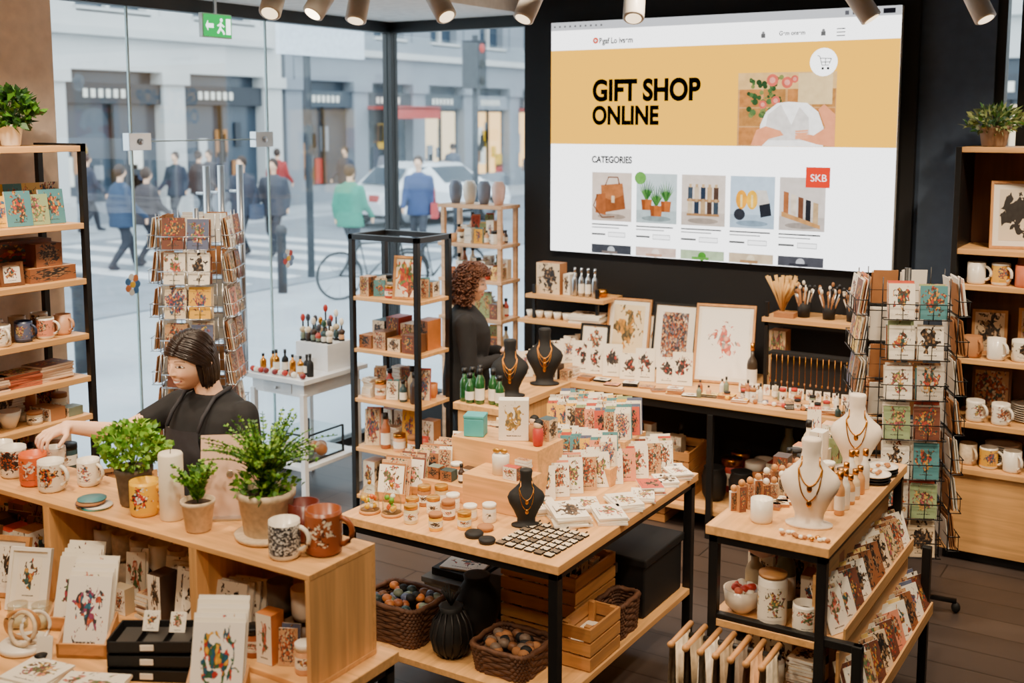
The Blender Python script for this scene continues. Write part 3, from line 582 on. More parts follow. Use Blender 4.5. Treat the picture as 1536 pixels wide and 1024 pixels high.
stack(b,-3.5,6.55,1.071,.22,.15,5,.012,5); b.lathe(-3.42,6.6,1.241,[(.03,0),(.04,.03),(.03,.05)],GOLD,16)
b.done()
b=B('brush_holders')
for i,x in enumerate([-2.05,-1.9,-1.76]):
    b.lathe(x,6.55,1.241,[(.035,0),(.04,.09),(.036,.09),(.03,.01)],BLM,16)
    for k in range(16): a=U(0,6.28); b.tube([(x+.02*math.cos(a),6.55+.02*math.sin(a),1.27),(x+.06*math.cos(a),6.55+.06*math.sin(a),1.36+U(0,.07))],.0045,random.choice([KRAFT,STEEL,PZ,CER]),5); b.ell(x+.06*math.cos(a),6.55+.06*math.sin(a),1.39+U(0,.05),.009,.009,.014,random.choice([KRAFT,CER,BLK]))
for k in range(46): a=U(0,6.28); q=U(.4,1); b.tube([(-2.18,6.55,1.25),(-2.18+.05*q*math.cos(a),6.55+.05*q*math.sin(a),1.36),(-2.18+.11*q*math.cos(a),6.55+.08*q*math.sin(a),1.40+U(0,.08))],[.003,.006,.011],mat((214,168,100),.8),5)
b.box(-2.2,-2.08,6.45,6.52,1.241,1.27,KRAFT); b.done()
BF=BLK
for (x,y,w,h,rz,tl,fm,am,mt) in [(-3.22,6.55,.30,.43,5,12,PZ,art((236,218,178),[(190,140,70),(120,104,66),(225,160,60),(80,76,60)],5,.10,51,lines=False),.03),(-2.88,6.52,.29,.43,5,12,BF,art((225,220,210),[(50,50,60),(160,80,46),(110,110,124),(210,170,130)],9,.35,52,lines=False),.045),(-2.48,6.36,.36,.48,12,16,PZ,art((246,242,234),[(220,110,100),(240,170,150),(206,90,70),(150,150,150)],6,-.03,53,lines=False),.02),(-3.38,6.40,.20,.27,5,10,BF,AW[5],.02),(-3.02,6.60,.22,.34,5,8,BF,AW[3],.02)]:
    b=B('framed_print'); frame(b,x,y,.822,w,h,rz,tl,fm,am,.014,.02,mt); b.done()
b=B('greeting_cards_on_counter')
for i,x in enumerate([-3.34,-3.25,-3.13,-3.0,-2.9,-2.76,-2.66]):
    b.card(x,6.16+U(-.02,.03),.822,.12,.20 if i%2==0 else .16,.012,18,10,art((240,232,214),[(40,38,40),(80,70,66),(176,60,44),(44,44,46)],5,.07,60+i))
for i in range(17): stack(b,-3.22+.1*i,6.0+U(-.03,.05),.822,.09,.07,int(U(1,5)),.008,U(0,30),AMIX+[AC[0]],random.choice([WHT,KRAFT,BLM]))
for i in range(8): b.card(-3.58+.03*(i%2),5.88+.1*i,.822,.1,.16,.01,40,10,random.choice(AW))
clutter(b,-3.5,-3.3,5.92,6.1,.821,6,(.04,.1)); b.done()
b=B('small_toiletries_on_counter')
for i in range(26):
    x=-2.5+.038*i; h=U(.04,.09); y=6.1+U(-.14,.08)
    if R()<.5: jar(b,x,y,.822,h,.018,random.choice(RND+[RED,YEL]),random.choice([KRAFT,RED,BLK]))
    else: bottle(b,x,y,.822,h*1.4,.015,random.choice(RND),BLK)
bottle(b,-2.27,6.3,.822,.28,.03,mat((60,50,40),.3),GOLD); b.box(-2.24,-2.14,6.5,6.6,.822,1.15,KRAFT,front=AB[4]); b.box(-1.66,-1.56,6.2,6.3,.822,1.0,KRAFT,front=AB[1]); b.done()
b=B('necklace_display_rack'); b.box(-2.18,-1.64,6.32,6.36,1.04,1.06,BLM); b.box(-2.18,-1.64,6.36,6.40,.822,1.06,BLM)
for i in range(16):
    x=-2.16+.034*i; b.tube([(x,6.31,1.05),(x+.002,6.305,.98),(x,6.31,.90-U(0,.05))],.0016,GOLD,4); b.ell(x,6.305,.89,.005,.004,.009,random.choice([GOLD,KRAFT]))
b.done()
b=B('pendants_and_earring_cards')
for i in range(14): b.card(-2.3+.05*i,6.22,.822,.035,.06,.003,15,10,random.choice(AW))
for i in range(14): b.ell(-2.3+.055*i,5.99,.835,.014,.014,.013,random.choice([GOLD,KRAFT,RED,YEL,WHT]))
b.done()
for (x,y,h) in ((-3.40,5.42,.33),(-3.38,5.78,.34)):
    b=B('necklace_bust_stand'); bust(b,x,y,.821,h,BLM,30,GOLD,3,.0018); b.done()
GB=mat((30,84,40),.15,0,.2,name='green_glass',coat=.5)
for i,(x,y,h) in enumerate([(-3.56,5.19,.19),(-3.51,5.17,.17),(-3.45,5.18,.2),(-3.38,5.21,.2),(-3.33,5.20,.17),(-3.5,5.26,.2),(-3.56,5.27,.18),(-3.42,5.27,.19)]):
    b=B('green_glass_bottle'); bottle(b,x,y,.821,h,.027,GB,BLK,.45); b.lathe(x,y,.821,[(.0275,h*.12),(.0275,h*.4)],random.choice([mat((150,160,110),.6),WHT,GB]),14,close=False); b.done()
b=B('wooden_crate'); crate(b,-2.82,6.22,.151,.5,.34,.30,4,5); clutter(b,-3.0,-2.65,6.1,6.34,.17,8,(.26,.32)); b.done()
b=B('black_vases')
for x in (-2.45,-2.28,-2.1): b.lathe(x,6.2,.151,[(.05,0),(.07,.04),(.075,.14),(.06,.19),(.065,.2),(.055,.2)],BLM,20)
b.done()
b=B('stored_goods_under_counter'); clutter(b,-2.0,-1.56,6.05,6.6,.151,10,(.1,.28)); b.ell(-3.17,6.12,.25,.06,.06,.1,RED); clutter(b,-2.5,-2.05,6.35,6.65,.151,5,(.2,.4)); b.done()
b=B('wooden_crate'); crate(b,-2.9,6.2,.0,.4,.3,.11,0,2); b.done()
# ------------------------------------------------------------------ CENTRE TABLE CONTENT
Z=.791
BRS=mat((200,144,50),.35,.6,.2)
for x,y in ((-2.90,3.53),(-2.80,3.55)):
    b=B('glass_cloche'); b.lathe(x,y,Z,[(.045,0),(.045,.012)],PX,20); b.lathe(x,y,Z+.012,[(.04,0),(.04,.06),(.03,.09),(.012,.105),(.004,.108)],GLS,20); b.ell(x,y,Z+.127,.008,.008,.01,BRS)
    for k in range(12): b.ell(x+U(-.02,.02),y+U(-.02,.02),Z+.02+U(0,.06),.011,.011,.011,random.choice([YEL,BRS,WHT,GR[1],ORG]))
    b.done()
for x,y,m in ((-2.68,3.52,mat((220,205,160),.4)),(-2.55,3.51,YEL),(-2.46,3.58,YEL),(-2.67,3.66,CER),(-2.58,3.64,KRAFT),(-2.74,3.61,CER),(-2.50,3.68,mat((225,200,150),.4)),(-2.62,3.73,CER),(-2.76,3.72,KRAFT),(-2.70,3.76,mat((200,170,120),.4)),(-2.42,3.70,CER)):
    b=B('candle_jar'); jar(b,x,y,Z,U(.06,.09),.028,m,random.choice([BRS,BRS,KRAFT,WHT])); b.done()
b=B('jewellery_tin'); b.lathe(-2.38,3.53,Z,[(.035,0),(.038,.012),(.03,.02)],BLM,20); b.lathe(-2.30,3.50,Z,[(.03,0),(.034,.012),(.03,.018)],BLM,20); b.lathe(-2.38,3.61,Z,[(.03,0),(.034,.012),(.03,.018)],KRAFT,20); b.done()
b=B('keyring_display_grid'); M=T(-2.13,3.64,Z,-3)
for i in range(6):
    for j in range(7): b.box(-.13+i*.044,-.13+i*.044+.034,-.14+j*.041,-.14+j*.041+.030,.0,.008,BLM,M,top=mat((215,196,165),.5) if (i*3+j)%4 else mat((110,96,80),.4)); b.tube([(-.112+i*.044,-.14+j*.041+.028,.009),(-.112+i*.044,-.14+j*.041+.04,.010)],.004,BLM,4,M=M)
b.done()
b=B('stepped_riser'); b.box(-2.62,-2.34,3.80,3.98,Z,Z+.14,WX); b.box(-2.80,-2.36,3.98,4.2,Z,Z+.23,WX); b.box(-2.86,-2.62,3.82,3.98,Z,Z+.07,WX); b.done(bevel=.002)
b=B('necklace_bust_stand'); bust(b,-2.27,3.74,Z,.23,BLM,35,GOLD,2,.002); b.done()
b=B('teal_gift_box'); b.box(-.045,.045,-.04,.04,0,.08,TEAL,T(-2.72,4.05,Z+.231,20)); b.box(-.047,.047,-.042,.042,.08,.095,TEAL,T(-2.72,4.05,Z+.231,20)); b.done(bevel=.004)
b=B('printed_gift_box'); b.box(-.065,.065,-.03,.03,0,.18,WHT,T(-2.54,4.08,Z+.231,30),front=art((238,230,214),[(190,150,80),(140,120,70),(210,170,60),(120,110,90)],4,.08,71)); b.done(bevel=.002)
b=B('bow_gift_jar'); b.lathe(-2.48,3.88,Z+.141,[(.035,0),(.037,.08),(.03,.085)],CER,20); b.ell(-2.495,3.87,Z+.24,.018,.01,.012,BRS); b.ell(-2.465,3.88,Z+.24,.018,.01,.012,BRS); b.done()
b=B('small_gifts_on_riser'); clutter(b,-2.84,-2.64,3.84,3.96,Z+.071,6,(.04,.08)); clutter(b,-2.44,-2.36,3.82,3.96,Z+.141,3,(.04,.07)); clutter(b,-2.66,-2.38,4.12,4.2,Z+.231,4,(.05,.1)); b.done()
b=B('kokeshi_dolls')
for x,y,h in ((-2.45,4.10,.12),(-2.40,4.05,.12)):
    b.lathe(x,y,Z+.231,[(.02,0),(.024,.03),(.022,h*.6),(.012,h*.66)],random.choice([CER,KRAFT,RED]),14); b.ell(x,y,Z+.231+h*.75,.02,.02,.02,mat((230,195,160),.5)); b.ell(x,y+.004,Z+.231+h*.8,.021,.021,.019,BLM)
b.done()
b=B('card_holders_with_greeting_cards')
for col in range(2):
    for i in range(8):
        y=3.70+.115*i-.03*col; x=-2.91+.008*i+.14*col
        if col and (y<4.24): continue
        M=T(x,y,Z,14); b.box(-.07,.07,-.035,.035,0,.01,PX,M); b.box(-.07,.07,-.035,-.028,0,.04,PX,M); b.box(-.07,.07,.028,.035,0,.055,PX,M)
        for k in range(5): b.card(x+U(-.01,.01),y-.018+k*.009,Z+.011,.115,.14+.008*k,.004,14,14,random.choice(AW[:3]+AB+AB+[KRAFT]))
b.done()
b=B('stepped_riser'); b.box(-2.62,-2.20,4.34,4.48,Z,Z+.08,WX); b.box(-2.62,-2.2,4.48,4.70,Z,Z+.17,WX); b.done(bevel=.002)
b=B('colourful_greeting_cards')
for r,(yy,zz) in enumerate(((4.37,Z+.081),(4.50,Z+.171),(4.60,Z+.171))):
    for i in range(8):
        mm=random.choice(AC+AC+AB)
        for k in range(4): b.card(-2.58+.05*i+.004*r,yy+.010*k,zz,.07,.11+.012*k+.01*r,.003,34,12,mm if k==0 else random.choice(AC+AW))
b.done()
b=B('greeting_card_row')
for i in range(10):
    q=i/9; x=-2.36+.27*q; y=4.04+.62*q
    for k in range(4): b.card(x-.010*k,y+.013*k,Z,.095,.145+.006*k,.004,38,12,random.choice(AW+AW+[AC[7],AC[8],AC[4],AC[2]]+AB[1:]))
for i in range(5):
    for k in range(3): b.card(-2.52+.055*i-.01*k,4.22+.02*i+.012*k,Z,.08,.13+.006*k,.004,34,12,random.choice(AW+AB+AC[4:]))
b.done()
b=B('flat_card_stacks')
for (x,y,w,d,n) in [(-2.16,3.88,.20,.14,6),(-2.02,3.99,.17,.12,4),(-2.17,4.05,.15,.11,3),(-2.04,4.15,.16,.12,4),(-2.02,4.28,.14,.10,3),(-2.03,4.40,.13,.10,4),(-2.02,4.52,.13,.10,3),(-2.01,4.64,.13,.1,4),(-2.3,3.93,.14,.1,4),(-2.06,4.70,.12,.09,3)]: stack(b,x,y,Z,w,d,n,.008,-52+U(-10,10),AW+([AC[2],AC[4],AC[2],AB[4]] if y>4.2 else []))
b.done()
b=B('wicker_basket'); basket(b,-2.80,3.62,.256,.30,.24,.16,0)
for i in range(40): b.ell(-2.8+U(-.12,.12),3.62+U(-.09,.09),.385+U(0,.03),.024,.02,.018,random.choice(RND[1:5]+[mat((90,100,130),.4),BLM,DK]))
b.done()
b=B('wicker_basket'); basket(b,-2.26,3.62,.256,.26,.24,.10,0)
for i in range(36): b.ell(-2.26+U(-.1,.1),3.62+U(-.09,.09),.33+U(0,.025),.026,.02,.02,random.choice([KRAFT,DK,BLM,DK,mat((120,100,84),.5)]))
b.done()
b=B('wooden_crate'); crate(b,-2.3,4.06,.251,.36,.36,.30,0,5); clutter(b,-2.44,-2.16,3.92,4.2,.28,8,(.22,.27)); b.done()
b=B('wooden_crate'); crate(b,-2.04,3.86,.251,.14,.26,.18,0,3); b.box(-2.1,-1.98,3.76,3.96,.262,.35,WHT,top=AW[0]); b.done()
b=B('wicker_basket'); basket(b,-2.05,4.12,.256,.12,.2,.14,0); b.done()
b=B('black_storage_case'); b.box(-2.34,-2.0,4.28,4.68,.251,.50,BLM); b.box(-2.35,-1.99,4.27,4.69,.48,.52,BLM); b.box(-2.2,-2.12,4.255,4.27,.44,.49,STEEL); b.done(bevel=.008)
b=B('black_ribbed_vase')
pr=[(.04,0),(.07,.03),(.085,.09),(.07,.15),(.045,.19),(.05,.21),(.04,.21)]
b.lathe(-2.52,3.57,.251,pr,BLM,18); b.lathe(-2.55,3.80,.251,[(r*1.15,h*1.2) for r,h in pr],BLM,18)
for k in range(14): a=U(0,6.28); b.tube([(-2.52,3.57,.46),(-2.52+.04*math.cos(a),3.57+.04*math.sin(a),.53)],.004,BLM,4)
for k in range(14):
    a=k*math.pi/7; b.tube([(-2.52+r*1.02*math.cos(a),3.57+r*1.02*math.sin(a),.251+h) for r,h in pr[:5]],.005,mat((34,32,32),.5),5)
b.done()
b=B('grey_storage_box'); b.box(-2.9,-2.62,3.9,4.25,.251,.36,mat((120,122,120),.7)); b.box(-2.91,-2.61,3.89,4.26,.36,.385,mat((90,92,92),.7)); b.box(-2.88,-2.64,3.93,4.22,.386,.42,BLM); b.flat(-2.76,4.05,.421,.2,.2,.01,10,AW[0]); b.box(-2.58,-2.46,3.95,4.2,.251,.45,mat((110,112,112),.6)); b.done(bevel=.003)
# ------------------------------------------------------------------ RIGHT TABLE CONTENT
Z=.951
for (x,y,h) in ((-1.18,3.91,.32),(-1.22,4.66,.32)):
    b=B('necklace_bust_stand'); bust(b,x,y,Z,h,mat((232,216,196),.6,name='linen'),14,GOLD,2); b.done()
b=B('white_planter_cup'); b.lathe(-1.34,3.86,Z,[(.036,0),(.04,.01),(.04,.085),(.034,.085),(.032,.02)],CER,22); b.done()
b=B('wooden_toy_figures')
for i in range(22):
    x=-1.47+.014*(i%11)+.03*(i//11); y=3.92+.05*(i%11); h=.05+U(0,.05); b.box(-.014,.014,-.012,.012,0,h,random.choice([PX,PZ,KRAFT,CER]),T(x,y,Z,U(0,60)),front=random.choice(AB)); b.ell(x,y,Z+h+.012,.013,.013,.014,random.choice([PX,CER,KRAFT]))
for i in range(12): b.flat(-1.36+.016*i,4.02+.045*i,Z,.07,.06,.012,U(0,60),random.choice(AB+AW),KRAFT)
clutter(b,-1.46,-1.32,4.3,4.8,Z,12,(.04,.12)); clutter(b,-1.30,-1.18,4.1,4.5,Z,8,(.04,.09)); b.done()
b=B('soap_bottles')
for i in range(12): bottle(b,-1.12-.045*(i%2),4.08+.035*i,Z,.13+U(-.03,.04),.019,random.choice([mat((205,150,96),.3),mat((225,200,160),.3),KRAFT,CER]),GOLD,.5)
b.done()
b=B('stacked_plates')
for (x,y) in ((-1.11,4.66),(-1.11,4.54)):
    for i,m in enumerate([BLM,BLM,CER]): b.lathe(x,y,Z+i*.012,[(.04,0),(.062,.006),(.066,.012),(.05,.008)],m,22)
    for k in range(5): b.ell(x+U(-.03,.03),y+U(-.03,.03),Z+.042,.010,.010,.007,random.choice([BRS,KRAFT,WHT]))
b.done()
b=B('shell_bracelets')
for i in range(14): b.ell(-1.24+.013*i,3.77+U(-.01,.02),Z+.008,.010,.009,.007,random.choice([CER,GOLD,KRAFT]))
b.done()
Z=.601
b=B('ceramic_canister'); b.lathe(-1.27,3.80,Z,[(.05,0),(.052,.01),(.052,.17),(.046,.18)],CER,24); b.lathe(-1.27,3.8,Z,[(.0525,.03),(.0525,.15)],AW[4],24,close=False); b.lathe(-1.27,3.8,Z+.18,[(.05,0),(.05,.012)],PX,20); b.done()
b=B('glass_bowl_with_soaps'); b.lathe(-1.40,3.84,Z,[(.03,0),(.06,.03),(.068,.09),(.062,.09),(.05,.03)],mat((225,210,190),.2),22)
for i in range(16): b.ell(-1.4+U(-.04,.04),3.84+U(-.04,.04),Z+.08+U(0,.02),.016,.016,.013,random.choice([RED,CER,mat((220,110,80),.5)]))
b.done()
b=B('coffee_mug'); mug(b,-1.15,3.80,Z,CER,30,1.05,AW[1]); b.done()
b=B('gift_bags_and_boxes'); clutter(b,-1.46,-1.1,3.92,4.8,Z,24,(.12,.24)); b.ell(-1.38,4.0,Z+.22,.07,.07,.06,mat((225,190,175),.7)); clutter(b,-1.46,-1.1,3.78,4.8,.326,24,(.12,.22)); b.done()
b=B('slanted_card_rack')
for zz,xx in ((.62,-1.02),(.36,-.93)):
    b.box(xx-.06,xx+.02,3.78,4.80,zz-.02,zz-.008,WY); b.box(xx+.012,xx+.02,3.78,4.80,zz-.008,zz+.03,WY); b.box(xx-.1,xx-.09,3.78,4.8,zz-.02,zz+.2,WY)
    for i in range(10):
        for k in range(3): b.card(xx-.01-.016*k,3.83+.103*i,zz-.006,.1,.15+.008*k,.004,66,22,random.choice(AW+AB+AB+AC[4:]))
b.done()
b=B('hanging_scarf_rail'); b.tube([(-1.54,3.64,.56),(-1.18,3.64,.56)],.01,BLK,8); b.tube([(-1.5,3.64,.56),(-1.5,3.74,.56)],.008,BLK,8); b.tube([(-1.22,3.64,.56),(-1.22,3.74,.56)],.008,BLK,8)
SC=[mat(c,.85,0,.25,30) for c in [(214,196,166),(150,132,106),(230,218,198),(176,150,118),(120,110,98),(204,158,114)]]
for i in range(7):
    x=-1.53+.055*i; b.tube([(x,3.68,.585),(x,3.50,.575)],.011,PY_,8); b.ell(x,3.50,.576,.013,.013,.013,PY_)
    m=SC[i%6]; vs=[];fs=[];N=14
    for k in range(N+1):
        yy=3.515+.13*k/N; wv=.012*math.sin(k*1.3+i); vs+= [(x-.011,yy,.578),(x-.022+wv,yy,.30),(x-.026+wv*1.3,yy+.005,.08),(x+.011,yy,.578),(x+.020+wv,yy,.30),(x+.024+wv*1.3,yy+.005,.10)]
    for k in range(N):
        a=6*k;c=6*(k+1); fs+= [(a,a+1,c+1,c),(a+1,a+2,c+2,c+1),(a+3,c+3,c+4,a+4),(a+4,c+4,c+5,a+5),(a,c,c+3,a+3)]
    b.add(vs,fs,m,None,None,True)
b.done()
# ------------------------------------------------------------------ LEFT COUNTER CONTENT
Z=1.101
OM=art((220,98,34),[(240,225,205),(240,225,205),(150,60,30),(220,98,34)],5,.08,84,lines=True)
MG=[(-3.70,2.46,CER,200,art((232,222,204),[(40,36,36),(180,80,40),(60,54,50),(40,36,36)],7,.22,85,lines=False),1.12),(-3.555,2.44,ORG,150,OM,1.15),(-3.44,2.43,CER,10,art((232,222,204),[(190,60,40),(40,36,36),(220,150,40),(40,36,36)],6,.12,86),1.1),(-3.38,2.54,CER,10,AW[3],.95),(-2.965,2.44,YEL,20,art((240,184,30),[(200,50,40),(40,40,40),(240,240,230),(200,50,40)],5,.10,81,lines=False),1.15),(-2.31,2.41,CER,20,art((225,222,214),[(40,40,44),(90,90,95),(225,222,214)],7,.35,82,lines=False),1.15),(-2.235,2.50,mat((140,72,36),.3),20,art((150,78,40),[(235,220,195),(235,220,195),(150,78,40),(80,40,25)],5,.1,83,lines=False),1.35),(-2.36,2.55,mat((104,40,30),.3),20,None,1.2),(-3.83,2.5,CER,180,AW[1],1.0),(-3.6,2.56,CER,180,AW[4],1.0)]
for x,y,m,rz,bd,s in MG:
    b=B('coffee_mug'); mug(b,x,y,Z,m,rz,s,bd); b.done()
b=B('pillar_candle'); b.lathe(-2.855,2.46,Z,[(.038,0),(.04,.004),(.04,.215),(.036,.222),(.01,.218)],mat((240,228,205),.5,0,.03),26); b.tube([(-2.855,2.46,Z+.215),(-2.853,2.46,Z+.235)],.0015,BLM,5); b.done()
b=B('potted_plant'); pot(b,-3.075,2.49,Z,.062,.13,mat((112,100,84),.8,0,.2,50)); bush(b,-3.075,2.49,Z+.13,.105,.07,900,.022,.011,[GR[1],GR[0],GR[3]]); b.done()
b=B('potted_plant'); pot(b,-2.70,2.43,Z,.052,.10,GP); fern(b,-2.70,2.43,Z+.09,.14,16,GR,.8,.022,.007); b.done()
b=B('potted_fern'); pot(b,-2.47,2.50,Z,.088,.155,GP,True); fern(b,-2.47,2.50,Z+.14,.26,85,GR,.9,.018,.0052); bush(b,-2.47,2.5,Z+.12,.09,.05,250,.025,.009); b.done()
b=B('coaster_stack')
for i in range(5): b.lathe(-3.17+U(-.02,.02),2.40+U(-.01,.01),Z+i*.005,[(.048,0),(.048,.004)],[TEAL,WHT,mat((90,100,150),.5),KRAFT,AC[1]][i],24)
b.done()
b=B('tablet_on_stand'); M=T(-2.70,2.565,Z,38,-14); b.box(-.095,.095,-.004,.004,0,.27,mat((230,192,166),.4,.15,.03),M); b.box(-.088,.088,.004,.005,.008,.262,BLM,M); b.ell(0,0,0,.012,.002,.014,mat((240,210,180),.2,.8),M=M@T(0,-.005,.14)); b.box(-.05,.05,-.03,.05,-.0,.006,STEEL,T(-2.70,2.56,Z,38)); b.done(bevel=.003)
Z=.741
def holder(b,x,y,z,w,h,n,rz,ms,hd=.1):
    M=T(x,y,z,rz); b.box(-w/2-.01,w/2+.01,-hd/2,hd/2,0,.01,PX,M); b.box(-w/2-.01,w/2+.01,-hd/2,-hd/2+.008,0,.045,PX,M)
    for sx in (-1,1):
        b.add([(sx*(w/2+.01),-hd/2,0),(sx*(w/2+.01),hd/2,0),(sx*(w/2+.01),hd/2,.11),(sx*(w/2+.01),-hd/2,.045),(sx*(w/2+.002),-hd/2,0),(sx*(w/2+.002),hd/2,0),(sx*(w/2+.002),hd/2,.11),(sx*(w/2+.002),-hd/2,.045)],[(0,1,2,3),(4,5,6,7),(0,3,7,4),(3,2,6,7),(2,1,5,6),(1,0,4,5)],PX,M)
    for k in range(n):
        MM=M@T(U(-.004,.004),-hd/2+.018+k*(hd-.03)/n,.011+.004*k,0,-20); b.box(-w/2,w/2,-.002,.002,0,h*(1+.02*k),WHT,MM,front=ms[k%len(ms)])
FL=art((242,236,224),[(190,50,40),(30,86,110),(226,166,40),(50,96,60)],6,.07,91)
b=B('card_holder_with_prints'); holder(b,-2.93,2.17,Z,.14,.23,6,28,[art((242,236,224),[(50,104,130),(196,90,60),(60,60,64),(150,70,106)],6,.04,92),AW[1]]); b.done()
b=B('card_holder_with_prints'); holder(b,-2.32,2.13,Z,.15,.24,7,30,[FL,AW[0]]); b.done()
b=B('card_holder_with_prints'); holder(b,-3.12,2.27,Z,.13,.22,5,25,[art((240,232,214),[(150,50,64),(80,100,70),(60,50,60),(150,50,64)],6,.06,93)]); b.done()
b=B('framed_prints_leaning'); frame(b,-3.52,2.28,Z,.15,.21,20,16,PZ,AW[2],matte=.02); frame(b,-3.36,2.25,Z,.15,.21,24,16,WHT,AW[0],.012,matte=.02); frame(b,-3.7,2.28,Z,.16,.22,20,16,DK,AW[2])
for o in ((-3.52,2.18),(-3.7,2.18)): b.box(o[0]-.08,o[0]+.08,o[1]-.03,o[1]+.03,Z,Z+.03,PX)
b.done()
b=B('black_letter_trays')
for k in range(3):
    M=T(-2.64,2.20,Z+.045*k,28+2*k); b.box(-.13,.13,-.07,.07,0,.006,BLM,M); b.box(-.13,.13,-.07,-.064,0,.034,BLM,M); b.box(-.13,-.124,-.07,.07,0,.04,BLM,M); b.box(.124,.13,-.07,.07,0,.04,BLM,M); b.box(-.13,.13,.064,.07,0,.04,BLM,M)
    b.box(-.03,.01,-.0735,-.07,.008,.026,WHT,M)
    for q in range(3): b.box(-.11+.08*q,-.05+.08*q,-.05,.05,.006,.026,BLM,M,top=mat((60,58,56),.5))
b.card(-2.66,2.19,Z+.125,.05,.06,.003,28,25,AW[0]); b.card(-2.6,2.24,Z+.115,.05,.06,.003,28,25,AW[1]); b.done(bevel=.001)
b=B('flat_card_stacks'); stack(b,-2.68,1.98,Z,.19,.15,5,.008,30,AW); stack(b,-2.42,1.95,Z,.22,.16,2,.006,15,[FL]); stack(b,-2.9,1.96,Z,.16,.14,4,.008,15,AW); stack(b,-3.3,1.95,Z,.16,.14,4,.008,15,AW); b.done()
b=B('wooden_ring_ornament'); b.lathe(-3.12,2.08,Z,[(.075,0),(.08,.006),(.08,.016),(.075,.02)],CER,28)
def ring(b,M,r,t,m): b.tube([(r*math.cos(a*math.pi/14),0,r*math.sin(a*math.pi/14)) for a in range(28)],t,m,8,cyc=True,M=M)
ring(b,T(-3.13,2.08,Z+.075,40,10),.05,.007,PX); ring(b,T(-3.09,2.10,Z+.07,80,-20),.045,.006,CER); ring(b,T(-3.10,2.06,Z+.075,10,-15),.05,.007,GP); b.done()
b=B('glass_tealight_holder')
for x,y in ((-3.27,2.16),(-3.2,2.20),(-3.33,2.06),(-3.42,2.12),(-3.25,2.04)): b.lathe(x,y,Z,[(.028,0),(.03,.005),(.033,.08),(.03,.08),(.027,.01)],GLS,20); b.lathe(x,y,Z+.005,[(.022,0),(.022,.03)],mat((240,215,170),.5),16)
b.done()
b=B('glass_tealight_holder'); b.lathe(-2.97,2.03,Z,[(.03,0),(.03,.004),(.012,.02),(.02,.035)],BLM,20); b.card(-3.0,2.06,Z,.05,.07,.003,30,15,WHT); b.done()
b=B('cubby_shelf_goods'); Z=.758
def cup(x,y,z,m): b.lathe(x,y,z,[(.03,0),(.04,.02),(.042,.10),(.038,.10),(.035,.02)],m,18)
for i in range(7):
    x=-3.30+.095*i
    cup(x,2.54,Z,random.choice([CER,GP,mat((90,80,70),.4),CER])); cup(x,2.54,Z+.101,random.choice([CER,GP,BLM,CER]))
clutter(b,-3.32,-3.0,2.37,2.47,Z,6,(.08,.14)); clutter(b,-2.98,-2.84,2.38,2.47,Z,2,(.1,.18))
for i in range(4): b.card(-2.72-.05*i,2.42+.02*i,Z,.11,.19,.02,12,10,random.choice([mat((150,148,145),.6),AW[2],WHT]))
for i in range(4): b.card(-2.56+.01*i,2.40+.02*i,Z,.12,.2,.01,12,12,AW[(i+2)%6])
for x in (-2.42,-2.32,-2.23):
    for k in (0,1): cup(x,2.50,Z+k*.11,random.choice([CER,mat((140,110,80),.4),mat((100,88,74),.4)]))
clutter(b,-2.48,-2.2,2.37,2.44,Z,4,(.08,.16))
for i in range(5): b.card(-3.95+.12*i,2.45,Z,.11,.2,.01,12,12,random.choice(AW+AB))
clutter(b,-4.0,-3.42,2.37,2.6,Z,12,(.1,.2)); b.done()
